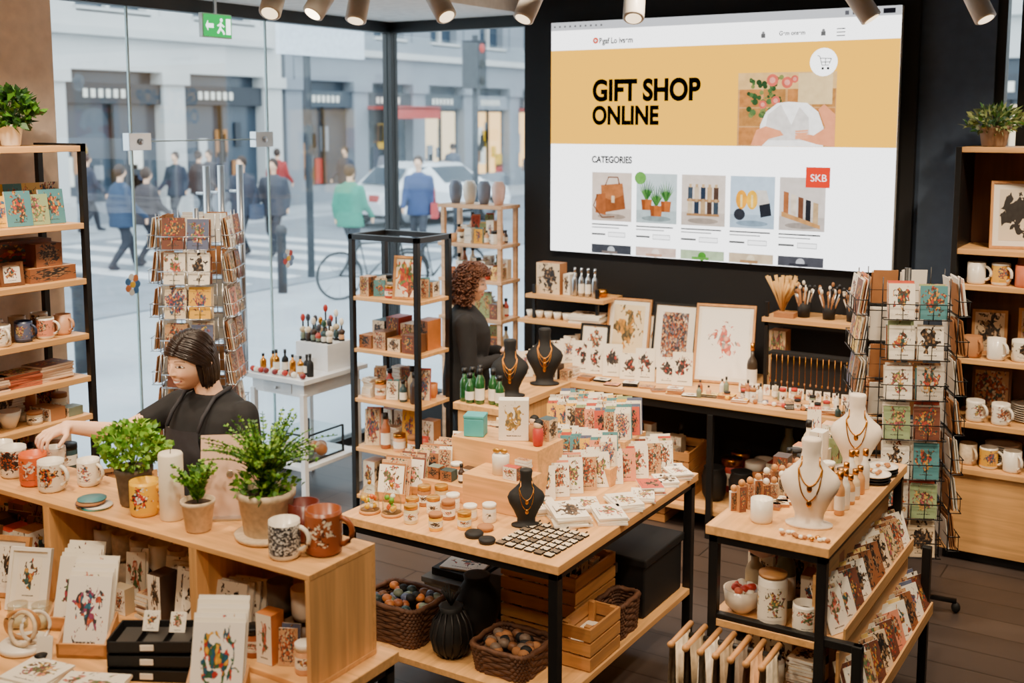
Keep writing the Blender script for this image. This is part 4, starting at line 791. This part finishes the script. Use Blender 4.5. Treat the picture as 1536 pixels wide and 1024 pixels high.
# ------------------------------------------------------------------ PEOPLE
def vcol_skin(name):
    m=bpy.data.materials.new(name); m.use_nodes=True; nt=m.node_tree; n=nt.nodes; b=n['Principled BSDF']; b.inputs['Roughness'].default_value=.5
    a=n.new('ShaderNodeVertexColor'); a.layer_name='Col'; nt.links.new(a.outputs['Color'],b.inputs['Base Color']); return m
SKC=(244,194,160)
SK=mat(SKC,.5,0,.04,20,name='skin'); FACE=vcol_skin('face_skin')
def head(parent,loc,rz,rx,skin=SKC,smile=1.0,brow=(60,40,32),ry=0):
    N=150;K=200;vs=[];cols=[]
    g=lambda a,s: math.exp(-(a/s)**2)
    for i in range(N+1):
        th=math.pi*i/N
        for j in range(K):
            ph=2*math.pi*j/K; sx=math.sin(th)*math.sin(ph); sy=-math.sin(th)*math.cos(ph); sz=math.cos(th)
            x=.074*sx;y=.092*sy;z=.110*sz
            if sz<0:
                q=-sz; x*=1-.32*q**2.0
                if sy>0: y*=1-.45*q
                else: y*=1-.04*q
            if sy<0:
                ax=abs(x); y*=.95
                y-=.012*g(z+.085,.035)*g(x,.04)
                if z>-.024: gz=max(0,min(1,(.018-z)/.042))**.9
                else: gz=g(z+.024,.0075)
                y-=.018*g(x,.0088)*gz
                y-=.006*g(ax-.0115,.0055)*g(z+.024,.0065)
                y+=.006*g(ax-.031,.014)*g(z-.008,.0105)
                y-=.0045*g(ax-.031,.009)*g(z-.0075,.006)
                y-=.003*g(ax-.03,.02)*g(z-.027,.008)
                y-=.008*g(ax-.036,.018)*g(z+.028,.017)
                y-=.004*g(x,.022)*g(z+.049,.0055)+.005*g(x,.019)*g(z+.064,.0055)
                y+=.002*g(x,.020)*g(z+.076,.006)
                y-=.006*g(x,.020)*g(z+.094,.014)
                if smile: y+=.002*g(ax-.033,.004)*g(z+.045,.008)
            vs.append((x,y,z))
            c=list(skin); ax=abs(x)
            if sy<-.1:
                def mixc(t,k):
                    for a in range(3): c[a]=c[a]*(1-k)+t[a]*k
                mixc((240,150,124),.30*g(ax-.040,.016)*g(z+.028,.018)); mixc((200,130,100),.35*g(ax-.0115,.0035)*g(z+.030,.003))
                hw=.025+.004*smile
                if ax<hw:
                    zc=-.0575+(ax/hw)**2*.008*smile; w=.0088*(1-(ax/hw)**2)**.5
                    if abs(z-zc)<w: mixc((196,84,78),.85)
                    if smile>.5 and ax<hw*.82 and abs(z-zc-.0008)<w*.55: mixc((250,245,240),1)
                bz=.027+.0045*(1-((ax-.030)/.02)**2)
                if .013<ax<.048: mixc(brow,.75*g(z-bz,.0022))
                ez=.0071; e=((ax-.031)/.0145)**2+((z-ez-.002*(1-((ax-.031)/.0145)**2))/.0042)**2
                if e<1.35: mixc((74,48,38),.75)
                if e<.72: mixc((236,228,220),1)
                if (ax-.031)**2+(z-ez-.001)**2<.0056**2 and e<.95: mixc((50,32,24),1)
            cols.append((*lin(c),1))
    fs=[]
    for i in range(N):
        for j in range(K):
            j2=(j+1)%K; fs.append((i*K+j,(i+1)*K+j,(i+1)*K+j2,i*K+j2))
    me=bpy.data.meshes.new('head'); me.from_pydata(vs,[],fs); at=me.color_attributes.new('Col','FLOAT_COLOR','POINT')
    at.data.foreach_set('color',[v for c in cols for v in c])
    me.materials.append(FACE); me.polygons.foreach_set('use_smooth',[True]*len(fs)); o=bpy.data.objects.new('head',me); COL.objects.link(o)
    M=T(*loc,rz,rx,ry); o.matrix_world=M; o.parent=parent
    b=B('ears')
    for s in (-1,1): b.ell(0,0,0,.007,.016,.029,SK,M=M@T(s*.075,.010,-.004,s*-15)); b.ell(0,0,0,.006,.009,.010,SK,M=M@T(s*.075,.004,-.028)); b.tube([(s*.081,.022,.014),(s*.084,.028,.004),(s*.083,.024,-.014),(s*.079,.012,-.028)],.003,SK,6,M=M)
    b.done(parent); return M
def hand(b,o,d,nrm,curl=.5,side=1,s=1.0):
    o=Vector(o);d=Vector(d).normalized();nrm=Vector(nrm).normalized(); w=d.cross(nrm).normalized()*side; nrm=(w.cross(d)*side).normalized()
    for k in (-.026,-.009,.009,.026): b.cap(o+w*k*.7*s,.014*s,o+d*.078*s+w*k*s,.0125*s)
    for k,L,fan in ((-.028,.058,-.16),(-.0095,.074,-.04),(.0095,.080,.06),(.028,.070,.17)):
        p=o+d*.082*s+w*k*s; dd=(d+w*fan).normalized(); a=curl*.35; r=.0085
        for q,seg in enumerate((.45,.32,.26)):
            v=(dd*math.cos(a)-nrm*math.sin(a)); p2=p+v*L*seg*s; b.cap(p,r*s,p2,(r-.0008)*s); p=p2; r-=.0008; a+=curl*.75
    p=o+d*.02*s+w*.026*s; v=(d*.7+w*.75-nrm*.35).normalized(); p2=p+v*.042*s; b.cap(p,.013*s,p2,.0105*s); v=(d*.95+w*.25-nrm*.4).normalized(); p3=p2+v*.032*s; b.cap(p2,.0105*s,p3,.009*s); b.cap(p3,.009*s,p3+v*.02*s,.0075*s)
def torso(b,x,y,rz,secs):
    M=T(x,y,0,rz); vs=[];fs=[];seg=28
    for (z,hw,hd,yo) in secs:
        for k in range(seg):
            a=2*math.pi*k/seg; cx=math.cos(a);cy=math.sin(a); vs.append((hw*math.copysign(abs(cx)**.85,cx),hd*math.copysign(abs(cy)**.85,cy)+yo,z))
    n=len(secs)
    for i in range(n-1):
        for k in range(seg): k2=(k+1)%seg; fs.append((i*seg+k,i*seg+k2,(i+1)*seg+k2,(i+1)*seg+k))
    fs.append(tuple(range(seg-1,-1,-1))); fs.append(tuple((n-1)*seg+k for k in range(seg)))
    b.add(vs,fs,WHT,M,None,True)
TEE=mat((20,20,23),.85,0,.25,25,name='black_cotton',bump=.1); APR=mat((42,42,48),.8,0,.15,30,name='black_apron'); TRO=mat((30,32,40),.85,name='dark_trousers')
HAIR1=mat((34,22,17),.36,0,.4,60,name='dark_hair'); HAIR2=mat((92,52,30),.5,0,.4,60,name='brown_curly_hair')
def setmat(b,m): b.mats=[m]; b.mi=[0]*len(b.f); return b
def sst(a,b_,x): t=max(0,min(1,(x-a)/(b_-a))); return t*t*(3-2*t)
def shell(b,M,hemf,m,rx,ry,rz,prof,N=24,K=110):
    vs=[];fs=[]
    for i in range(N+1):
        v=i/N
        for j in range(K):
            ph=2*math.pi*j/K; deg=abs(((math.degrees(ph)+180)%360)-180); hem=hemf(deg)
            z=hem+(rz-hem)*math.cos(v*math.pi/2)**.9 if v<1 else hem
            q=math.sqrt(max(0,1-(z/rz)**2)) if z>0 else prof(z); vs.append((rx*math.sin(ph)*q,-ry*math.cos(ph)*q,z))
    for i in range(N):
        for j in range(K): j2=(j+1)%K; fs.append((i*K+j,(i+1)*K+j,(i+1)*K+j2,i*K+j2))
    b.add(vs,fs,m,M,None,True)
def bob(b,M,m,n=460,part=.018,seed=3,hem=-.092):
    rnd=random.Random(seed); rx,ry,rz=.083,.101,.120
    for i in range(n):
        side=1 if rnd.random()<.5 else -1; u=rnd.random(); a0=math.radians(-62+130*u)
        r0=Vector((part/rx,math.sin(a0),math.cos(a0))).normalized()
        az=math.radians(84+94*u**.8+rnd.uniform(-5,5)); hz=hem+rnd.uniform(-.006,.008)-.012*u; k=1+rnd.uniform(-.03,.035); pts=[];rr=[];Q=14
        e0=Vector((math.sin(az)*side,-math.cos(az),0)); om=math.acos(max(-1,min(1,r0.dot(e0))))
        for q in range(Q+1):
            t=q/Q
            if t<.6:
                s=t/.6; v=(r0*math.sin((1-s)*om)+e0*math.sin(s*om))/max(1e-4,math.sin(om)); p=Vector((v.x*rx,v.y*ry,v.z*rz))*k
            else:
                s=(t-.6)/.4; c=1+.05*math.sin(s*math.pi*.6)-.10*s*s; p=Vector((e0.x*rx*k*c,e0.y*ry*k*c+.004*s,hz*s))
            pts.append(p); rr.append(.0052*(.75+.25*math.sin(math.pi*t)) if q<Q else .0015)
        b.tube(pts,rr,m,5,M=M)
def shoe(b,x,y,rz,m):
    M=T(x,y,0,rz); b.ell(0,0,0,.045,.12,.04,m,M=M@T(0,-.05,.04)); b.ell(0,0,0,.04,.05,.05,m,M=M@T(0,.02,.05))
w=empty('woman_shop_assistant'); cx,cy=-3.22,2.98
b=B('black_tshirt'); torso(b,cx,cy,-4,[(.86,.16,.11,.0),(.95,.155,.105,0),(1.05,.14,.10,0),(1.14,.155,.115,-.01),(1.22,.172,.12,-.012),(1.29,.185,.105,0),(1.335,.168,.085,.008),(1.358,.115,.07,.014),(1.368,.085,.064,.012)])
b.tube([(cx+.076*math.cos(k*math.pi/12),cy+.008+.062*math.sin(k*math.pi/12),1.368+.006*math.sin(k*math.pi/12)) for k in range(24)],.011,WHT,8,cyc=True)
b.ell(cx-.07,cy-.07,1.19,.06,.055,.06,WHT); b.ell(cx+.07,cy-.07,1.19,.06,.055,.06,WHT)
b.cap((cx-.17,cy,1.305),.056,(cx-.25,cy-.10,1.235),.055); b.cap((cx+.175,cy,1.305),.056,(cx+.23,cy-.03,1.13),.054); setmat(b,TEE).done(w,remesh=.008,smooth=5)
b=B('arms_and_neck'); b.cap((cx,cy+.010,1.33),.053,(cx-.018,cy-.020,1.45),.047)
el=(cx-.28,cy-.19,1.215); wr=(-3.575,2.60,1.272); b.cap((cx-.23,cy-.07,1.255),.045,el,.038); b.cap(el,.039,wr,.024); hand(b,wr,(.02,-.9,-.12),(0,-.1,1),1.0,-1,.98)
el=(cx+.26,cy-.04,1.08); wr=(-2.84,2.74,1.15); b.cap((cx+.218,cy-.015,1.17),.044,el,.037); b.cap(el,.038,wr,.024); hand(b,wr,(.5,-.6,-.05),(0,0,1),.6,1,.95)
setmat(b,SK).done(w,remesh=.0045,smooth=3)
b=B('apron'); M=T(cx,cy,0,-4); vs=[];fs=[]
for i in range(15):
    z=.72+.54*i/14; hw=.165 if z<1.06 else .165-.07*min(1,(z-1.06)/.15)
    for k in range(13):
        t=-1+2*k/12; ch=-.125-.032*sst(1.04,1.17,z); vs.append((hw*t,ch-.012+(.045 if z<1.1 else .028)*t*t,z))
for i in range(14):
    for k in range(12): fs.append((i*13+k,i*13+k+1,(i+1)*13+k+1,(i+1)*13+k))
b.add(vs,fs,APR,M,None,True)
for s in (-1,1): b.tube([(s*.09,-.138,1.255),(s*.088,-.112,1.305),(s*.085,-.05,1.372),(s*.07,.04,1.392)],.008,APR,6,M=M)
b.done(w)
b=B('trousers'); torso(b,cx,cy,-4,[(.78,.15,.11,0),(.90,.165,.12,0),(.96,.15,.105,0)])
for s in (-1,1): b.cap((cx+s*.085,cy,.85),.085,(cx+s*.09,cy-.01,.48),.058); b.cap((cx+s*.09,cy-.01,.48),.058,(cx+s*.09,cy+.01,.10),.042)
setmat(b,TRO).done(w,remesh=.012,smooth=4)
b=B('shoes'); shoe(b,cx-.09,cy,0,BLM); shoe(b,cx+.09,cy,0,BLM); b.done(w)
M=head(w,(cx-.035,cy-.060,1.500),-4,10,ry=7)
b=B('hair'); shell(b,M,lambda d:.082+(-.085-.082)*sst(58,80,d),HAIR1,.079,.098,.1165,lambda z:1-.5*max(0,-z-.05)); bob(b,M,HAIR1); b.done(w)
w=empty('woman_customer'); cx,cy=-3.95,5.78; rz=122
b=B('black_sweater'); torso(b,cx,cy,rz,[(.62,.18,.15,0),(.80,.185,.15,0),(.92,.17,.135,0),(1.02,.18,.145,-.01),(1.10,.195,.14,-.01),(1.17,.20,.12,0),(1.215,.17,.09,.01),(1.25,.10,.065,.012),(1.275,.06,.055,.01)])
f=Vector((math.sin(math.radians(rz)),-math.cos(math.radians(rz)),0)); r_=Vector((math.cos(math.radians(rz)),math.sin(math.radians(rz)),0)); c0=Vector((cx,cy,0))
def arm2(s):
    sh=c0+r_*s*.178+Vector((0,0,1.17)); e=sh+r_*s*.05+f*.03-Vector((0,0,.27)); return sh,e,e+f*.17-r_*s*.09+Vector((0,0,.04))
for s in (-1,1): sh,e,h=arm2(s); b.cap(sh,.064,e,.052); b.cap(e,.052,h,.036)
setmat(b,TEE).done(w,remesh=.011,smooth=6)
b=B('hands_and_neck'); b.cap(c0+Vector((0,0,1.24)),.052,c0+f*.02+Vector((0,0,1.33)),.05)
for s in (-1,1): sh,e,h=arm2(s); b.cap(e.lerp(h,.85),.026,h+f*.02,.023); hand(b,h+f*.02,f-r_*s*.4,(0,0,1),.7,-s,.95)
setmat(b,SK).done(w,remesh=.005,smooth=3)
b=B('trousers'); torso(b,cx,cy,rz,[(.60,.15,.11,0),(.72,.17,.125,0),(.80,.16,.115,0)])
for s in (-1,1): p=c0+r_*s*.085; b.cap(p+Vector((0,0,.68)),.085,p+Vector((0,0,.40)),.06); b.cap(p+Vector((0,0,.40)),.06,p+Vector((0,0,.09)),.044)
setmat(b,TRO).done(w,remesh=.014,smooth=4)
b=B('shoes')
for s in (-1,1): p=c0+r_*s*.085; shoe(b,p.x,p.y,rz,BLM)
b.done(w)
hl=c0+f*.035+Vector((0,0,1.390)); M=head(w,hl,rz-8,6,smile=.3)
b=B('curly_hair'); hf=lambda d:.07+(-.125-.07)*sst(56,82,d); shell(b,M,hf,HAIR2,.090,.108,.126,lambda z:1+1.2*(-z)-1.6*max(0,(-z-.075)))
for i in range(1000):
    d=U(-180,180); ph=math.radians(d); hem=hf(abs(d)); z=U(hem,.135); q=math.sqrt(max(0,1-(z/.137)**2)) if z>0 else 1.0+.14*min(1,-z/.06)
    k=U(.98,1.14)
    p=M@Vector((.106*math.sin(ph)*q*k,-.116*math.cos(ph)*q*k,z)); r=U(.007,.012); Mx=T(p.x,p.y,p.z,U(0,360),U(0,50),U(0,50))
    b.tube([(r*math.cos(a),r*math.sin(a),.010*(a-3)/3) for a in [q2*.8 for q2 in range(9)]],[.002]+[.0038]*7+[.002],HAIR2,5,M=Mx)
b.done(w)
# ------------------------------------------------------------------ STREET
GZ=-.12
PAV=mat((156,162,168),.8,0,.12,.8,name='pale_pavement')
slab('street_pavement',-60,-5.46,-20,70,GZ-.1,GZ-.001,m=PAV)
slab('side_street_pavement',-5.46,40,6.96,70,GZ-.1,GZ-.001,m=PAV)
slab('asphalt_road',-20,-12,-20,45,GZ,GZ+.02,m=mat((120,127,135),.7,0,.15,1.5,name='asphalt'))
b=B('zebra_crossing')
for i in range(6): b.box(-19.5,-12.5,12+i*1.1,12.5+i*1.1,GZ+.021,GZ+.026,mat((196,198,200),.7))
b.done()
STN=mat((196,196,194),.8,0,.08,.5,name='pale_stone'); STD=mat((132,138,146),.8,0,.1,.5,name='grey_stone'); DKG=mat((50,64,78),.25,0,.2,.6,name='dark_window')
WARM=emis((255,200,132),3.4); SGN=mat((44,50,58),.5)
def building(name,x,y0,y1,st,h=14,bay=3.2,axis='y',warm=.6,awn=None):
    b=B(name); L=y1-y0; n=int(L/bay); bw=L/n
    def bx(u0,u1,d0,d1,z0,z1,m):
        if axis=='y': b.box(x+d0,x+d1,u0,u1,z0,z1,m)
        else: b.box(u0,u1,x-d1,x-d0,z0,z1,m)
    bx(y0,y1,-3,-.35,GZ,h,DKG)
    for i in range(n+1):
        u=y0+i*bw; bx(u-.35,u+.35,-.5,0,GZ,h,st); bx(u-.45,u+.45,-.5,.08,GZ,.6,st); bx(u-.45,u+.45,-.5,.1,3.3,3.6,st)
    bx(y0,y1,-.5,.05,3.6,4.4,st); bx(y0,y1,-.5,.25,4.4,4.6,STN); bx(y0,y1,-.5,.05,4.6,5.0,st)
    z=5.0
    while z<h-2:
        for i in range(n):
            u=y0+i*bw; bx(u+.3,u+.75,-.5,-.05,z,z+2.2,st); bx(u+bw-.75,u+bw-.3,-.5,-.05,z,z+2.2,st); bx(u+bw/2-.05,u+bw/2+.05,-.4,-.2,z,z+2.2,STN); bx(u+.7,u+bw-.7,-.4,.05,z-.05,z+.08,STN)
            bx(u+.7,u+bw-.7,-.4,-.2,z+1.1,z+1.17,STN)
        bx(y0,y1,-.5,.05,z+2.2,z+3.0,st); z+=3.0
    for i in range(n):
        u=y0+i*bw
        if R()<warm:
            bx(u+.5,u+bw-.5,-.34,-.33,.4,2.7,WARM if R()<.5 else emis((255,226,186),2.6))
        for q in range(9): k=U(.5,bw-.9); w_=U(.1,.5); z_=U(.7,2.4); bx(u+k,u+k+w_,-.32,-.28,z_-U(.3,1),z_,random.choice([SGN,STD,RED,KRAFT,NAV,WHT,STN,YEL]))
        bx(u+.35,u+bw-.35,-.3,-.1,2.8,3.3,random.choice([SGN,STD,mat((60,70,80),.5),SGN]))
        for q in range(6): bx(u+.9+q*.22,u+1.02+q*.22,-.1,-.08,2.95,3.15,WHT)
        bx(u+bw/2-.04,u+bw/2+.04,-.3,-.2,GZ,2.8,BLK); bx(u+.35,u+bw-.35,-.3,-.15,GZ,.4,STD)
        if awn is not None and i in awn: bx(u+.3,u+bw-.3,-.1,1.1,2.75,2.85,RED); bx(u+.3,u+bw-.3,1.05,1.1,2.45,2.8,RED)
    return b.done()
building('stone_shop_building',-23,6,24,STN,13,3.4); building('grey_office_building',-23.5,25.4,44,STD,15,3.0,awn=(1,4)); building('corner_building',48,-24,-4,STN,14,3.3,'x'); building('side_street_building',24,-9,16,STN,13,3.2,'x')
def ped(x,y,rz,coat,leg=(40,44,54),bag=None,h=1.0,hairc=(60,44,36)):
    w=empty('pedestrian'); f=Vector((math.sin(math.radians(rz)),-math.cos(math.radians(rz)),0)); r=Vector((math.cos(math.radians(rz)),math.sin(math.radians(rz)),0)); c=Vector((x,y,GZ+.02)); up=Vector((0,0,1))
    m=mat(coat,.8); lm=mat(leg,.8)
    b=B('coat'); torso(b,x,y,rz,[(GZ+.74*h,.24,.19,0),(GZ+.95*h,.21,.17,0),(GZ+1.1*h,.20,.16,0),(GZ+1.3*h,.24,.17,0),(GZ+1.42*h,.18,.12,0),(GZ+1.5*h,.08,.08,0)])
    for s in (-1,1): sh=c+r*s*.2+up*1.36*h; e=sh+r*s*.05-up*.28*h-f*.08*s; hh=e+f*(.14-.1*s)-up*.2*h; b.cap(sh,.08,e,.06); b.cap(e,.06,hh,.05)
    setmat(b,m).done(w,remesh=.03,smooth=3)
    b=B('hands')
    for s in (-1,1): sh=c+r*s*.2+up*1.36*h; e=sh+r*s*.05-up*.28*h-f*.08*s; hh=e+f*(.14-.1*s)-up*.2*h; b.cap(hh,.03,hh-up*.1,.022,SK)
    b.done(w)
    b=B('legs')
    for s in (-1,1): hp=c+r*s*.09+up*.85*h; k=hp+f*(.12+.1*s)-up*.4*h; a=c+r*s*.09+f*.28*s+up*.07; b.cap(hp,.10,k,.075); b.cap(k,.075,a,.05); b.cap(a,.05,a+f*.14-up*.03,.04)
    setmat(b,lm).done(w,remesh=.03,smooth=2)
    b=B('head_and_hair'); hc=c+up*1.64*h+f*.02; b.ell(hc.x,hc.y,hc.z,.078,.09,.115,SK); b.cap(c+up*1.46*h,.05,hc,.05,SK); hb=hc-f*.02+up*.025; b.ell(hb.x,hb.y,hb.z,.092,.10,.115,mat(hairc,.7)); b.ell(hc.x+f.x*.09,hc.y+f.y*.09,hc.z-.02,.014,.014,.02,SK); b.done(w)
    if bag:
        b=B('bag'); p=c+r*.3+up*.7; b.box(-.06,.06,-.15,.15,0,.28,mat(bag,.7),T(p.x,p.y,p.z,rz)); b.tube([p+up*.28-f*.1,p+up*.55,p+up*.28+f*.1],.012,mat(bag,.7),5); b.done(w)
P_=[(-15.6,12.6,170,(40,60,86),None,1),(-15.2,15.0,10,(44,50,64),(60,70,90),1.05),(-14.9,15.5,20,(60,62,72),None,1.02),(-12.4,14.7,190,(40,136,112),None,1.0),(-12.6,16.9,30,(44,64,108),(180,60,60),1.05),(-18.0,11.2,180,(90,84,80),None,1.0),(-20.9,18.5,10,(36,44,60),None,1),(-21.0,22,190,(160,40,40),None,1),(-20.8,24.5,0,(44,50,66),None,1),(-21,30,180,(90,96,110),None,1),(-21.2,14.2,20,(120,90,70),None,1),(-21.6,20.2,10,(50,50,60),None,1),(-21.3,27,10,(130,130,140),None,1),(-21.4,16.4,170,(44,50,66),None,1),(-15.9,13.4,175,(60,56,62),None,.95),(-21.0,19.3,175,(70,60,60),None,1),(-21.3,12.6,175,(50,70,90),None,1)]
for x,y,rz,c,bg,h in P_: ped(x,y,rz,c,bag=bg,h=h)
def car(x,y,rz,col):
    w=empty('parked_car'); M=T(x,y,GZ+.02,rz); cm=mat(col,.25,.2,.03,coat=.6)
    b=B('car_body'); prof=[(-2.15,.35),(-2.2,.62),(-2.05,.85),(-1.5,.95),(-1.0,1.38),(-.4,1.5),(.6,1.48),(1.2,1.15),(1.55,.98),(2.1,.86),(2.22,.6),(2.15,.35)]
    vs=[];n=len(prof)
    for yy,k in ((-.85,1),(-.7,0),(.7,0),(.85,1)):
        for (px,pz) in prof: vs.append((px,yy*.82 if pz>1.0 else yy,pz if k==0 or pz<.5 else pz-.03))
    fs=[]
    for s in range(3):
        for i in range(n-1): fs.append((s*n+i,s*n+i+1,(s+1)*n+i+1,(s+1)*n+i))
    fs.append(tuple(range(n-1,-1,-1))); fs.append(tuple(3*n+i for i in range(n))); fs.append((0,n,2*n,3*n))
    b.add(vs,fs,cm,M,None,False); b.box(-2.1,2.1,-.8,.8,.25,.4,BLM,M); b.done(w)
    b=B('car_windows')
    for s in (-1,1): b.add([(-1.2,s*.80,1.0),(1.15,s*.80,1.0),(.65,s*.715,1.4),(-.85,s*.715,1.4)],[(0,1,2,3)],DKG,M)
    b.add([(-1.5,-.62,.98),(-1.5,.62,.98),(-1.06,.55,1.36),(-1.06,-.55,1.36)],[(0,1,2,3)],DKG,M@T(-.02,0,.02)); b.add([(1.5,-.62,1.02),(1.5,.62,1.02),(.75,.55,1.42),(.75,-.55,1.42)],[(0,1,2,3)],DKG,M@T(.03,0,.02)); b.done(w)
    b=B('car_wheels')
    for wx in (-1.35,1.35):
        for s in (-1,1): b.lathe(0,0,0,[(.30,-.1),(.33,-.08),(.33,.08),(.30,.1)],BLM,20,M=M@T(wx,s*.78,.33,0,90)); b.lathe(0,0,0,[(.2,-.105),(.2,.105)],STEEL,14,M=M@T(wx,s*.78,.33,0,90))
    b.done(w)
    b=B('car_lamps')
    for s in (-1,1): b.box(2.13,2.2,s*.6-.14,s*.6+.14,.62,.75,emis((255,245,225),2),M); b.box(-2.2,-2.13,s*.6-.14,s*.6+.14,.65,.8,RED,M)
    b.done(w)
car(-16.6,22.5,80,(232,236,240)); car(-14.4,29,88,(210,214,220)); car(-17.5,34,90,(130,140,150)); car(-15.0,6,88,(60,66,80)); car(-18.8,9.0,88,(220,224,230))
def bike(x,y,rz):
    M=T(x,y,GZ,rz); b=B('bicycle')
    for wx in (-.52,.52):
        b.tube([(wx+.33*math.cos(a*math.pi/14),0,.34+.33*math.sin(a*math.pi/14)) for a in range(28)],.02,BLM,6,cyc=True,M=M)
        for k in range(8): a=k*math.pi/4; b.tube([(wx,0,.34),(wx+.32*math.cos(a),0,.34+.32*math.sin(a))],.004,STEEL,3,M=M)
    for p in ([(-.52,0,.34),(-.1,0,.3),(-.22,0,.85)],[(-.1,0,.3),(.38,0,.78),(-.2,0,.78)],[(.52,0,.34),(.38,0,.85),(.36,0,1.0)],[(-.52,0,.34),(-.2,0,.78)]): b.tube(p,.018,BLM,6,M=M)
    b.tube([(.36,-.28,1.02),(.4,0,1.0),(.36,.28,1.02)],.014,BLM,6,M=M); b.ell(0,0,0,.13,.06,.035,BLM,M=M@T(-.23,0,.89)); b.tube([(-.1,-.1,.22),(-.1,.1,.38)],.012,STEEL,5,M=M); b.done()
bike(-10.2,12.6,60); bike(-9.5,13.2,70)
for x,y in ((-8.2,4.9),(-9.6,7.2),(-10.8,9.8),(-11.6,12.2),(-11.8,17)):
    b=B('street_bollard'); b.lathe(x,y,GZ,[(.07,0),(.07,.85),(.085,.87),(.085,.95),(.05,1.0)],SGN,16); b.done()
b=B('street_sign_post'); b.tube([(-12.3,13.6,GZ),(-12.3,13.6,6)],.06,SGN,10); b.box(-12.28,-12.2,12.9,14.9,3.4,3.85,mat((214,222,232),.5)); b.box(-12.3,-12.2,13.3,13.9,4.1,4.6,BLM); b.done()
b=B('traffic_light'); b.tube([(-12.2,18.2,GZ),(-12.2,18.2,4.0)],.06,SGN,10); b.box(-12.4,-12.05,18.05,18.35,3.0,3.9,SGN); b.ell(-12.04,18.2,3.75,.02,.09,.09,RED); b.ell(-12.04,18.2,3.45,.02,.09,.09,BLM); b.ell(-12.04,18.2,3.15,.02,.09,.09,BLM); b.done()
# ------------------------------------------------------------------ LIGHT
wd=bpy.data.worlds.new('overcast_sky'); bpy.context.scene.world=wd; wd.use_nodes=True; bg=wd.node_tree.nodes['Background']; bg.inputs[0].default_value=(.84,.92,1,1); bg.inputs[1].default_value=5.6
WARMC=(1,.79,.56)
for (x,y,tx,ty,e) in [(-3.9,2.0,-4.2,3.0,75),(-2.8,1.4,-2.9,2.4,75),(-1.6,1.6,-2.2,2.8,70),(-3.4,3.6,-3.6,4.4,60),(-2.3,3.0,-2.5,3.9,95),(-2.0,4.2,-2.2,4.6,75),(-.9,3.2,-1.2,4.0,90),(-.3,4.6,-1.0,5.2,95),(-3.0,5.0,-3.2,5.9,95),(-2.2,5.0,-2.4,6.2,105),(-.3,5.4,-.8,6.3,110),(-3.8,4.6,-4.1,5.3,85),(-4.0,3.0,-4.8,3.3,80),(-.8,.5,-1.6,2.5,60)]:
    spot((x,y,3.33),(tx,ty,.6),e*2.0,92,.08,WARMC)
spot((-2.9,-.2,3.3),(-3.24,2.9,1.45),210,22,.12,(1,.82,.62))  # added narrow spot to brighten the assistant's face, no fixture behind it
spot((-3.9,2.4,3.33),(-5.05,3.3,2.4),130,95,.06,(1,.85,.68))  # extra unseen spot, added to brighten the beige left wall
# ------------------------------------------------------------------ CAMERA
cam=bpy.data.cameras.new('camera'); co=bpy.data.objects.new('camera',cam); COL.objects.link(co)
cam.lens=1700/1536*36; cam.sensor_width=36; cam.shift_y=-(512-392)/1536; co.location=(0,0,2.4); co.rotation_euler=(math.pi/2-math.radians(7.1),0,math.radians(32)); cam.clip_start=.05
cam.dof.use_dof=True; cam.dof.focus_distance=4.8; cam.dof.aperture_fstop=2.4
bpy.context.scene.camera=co
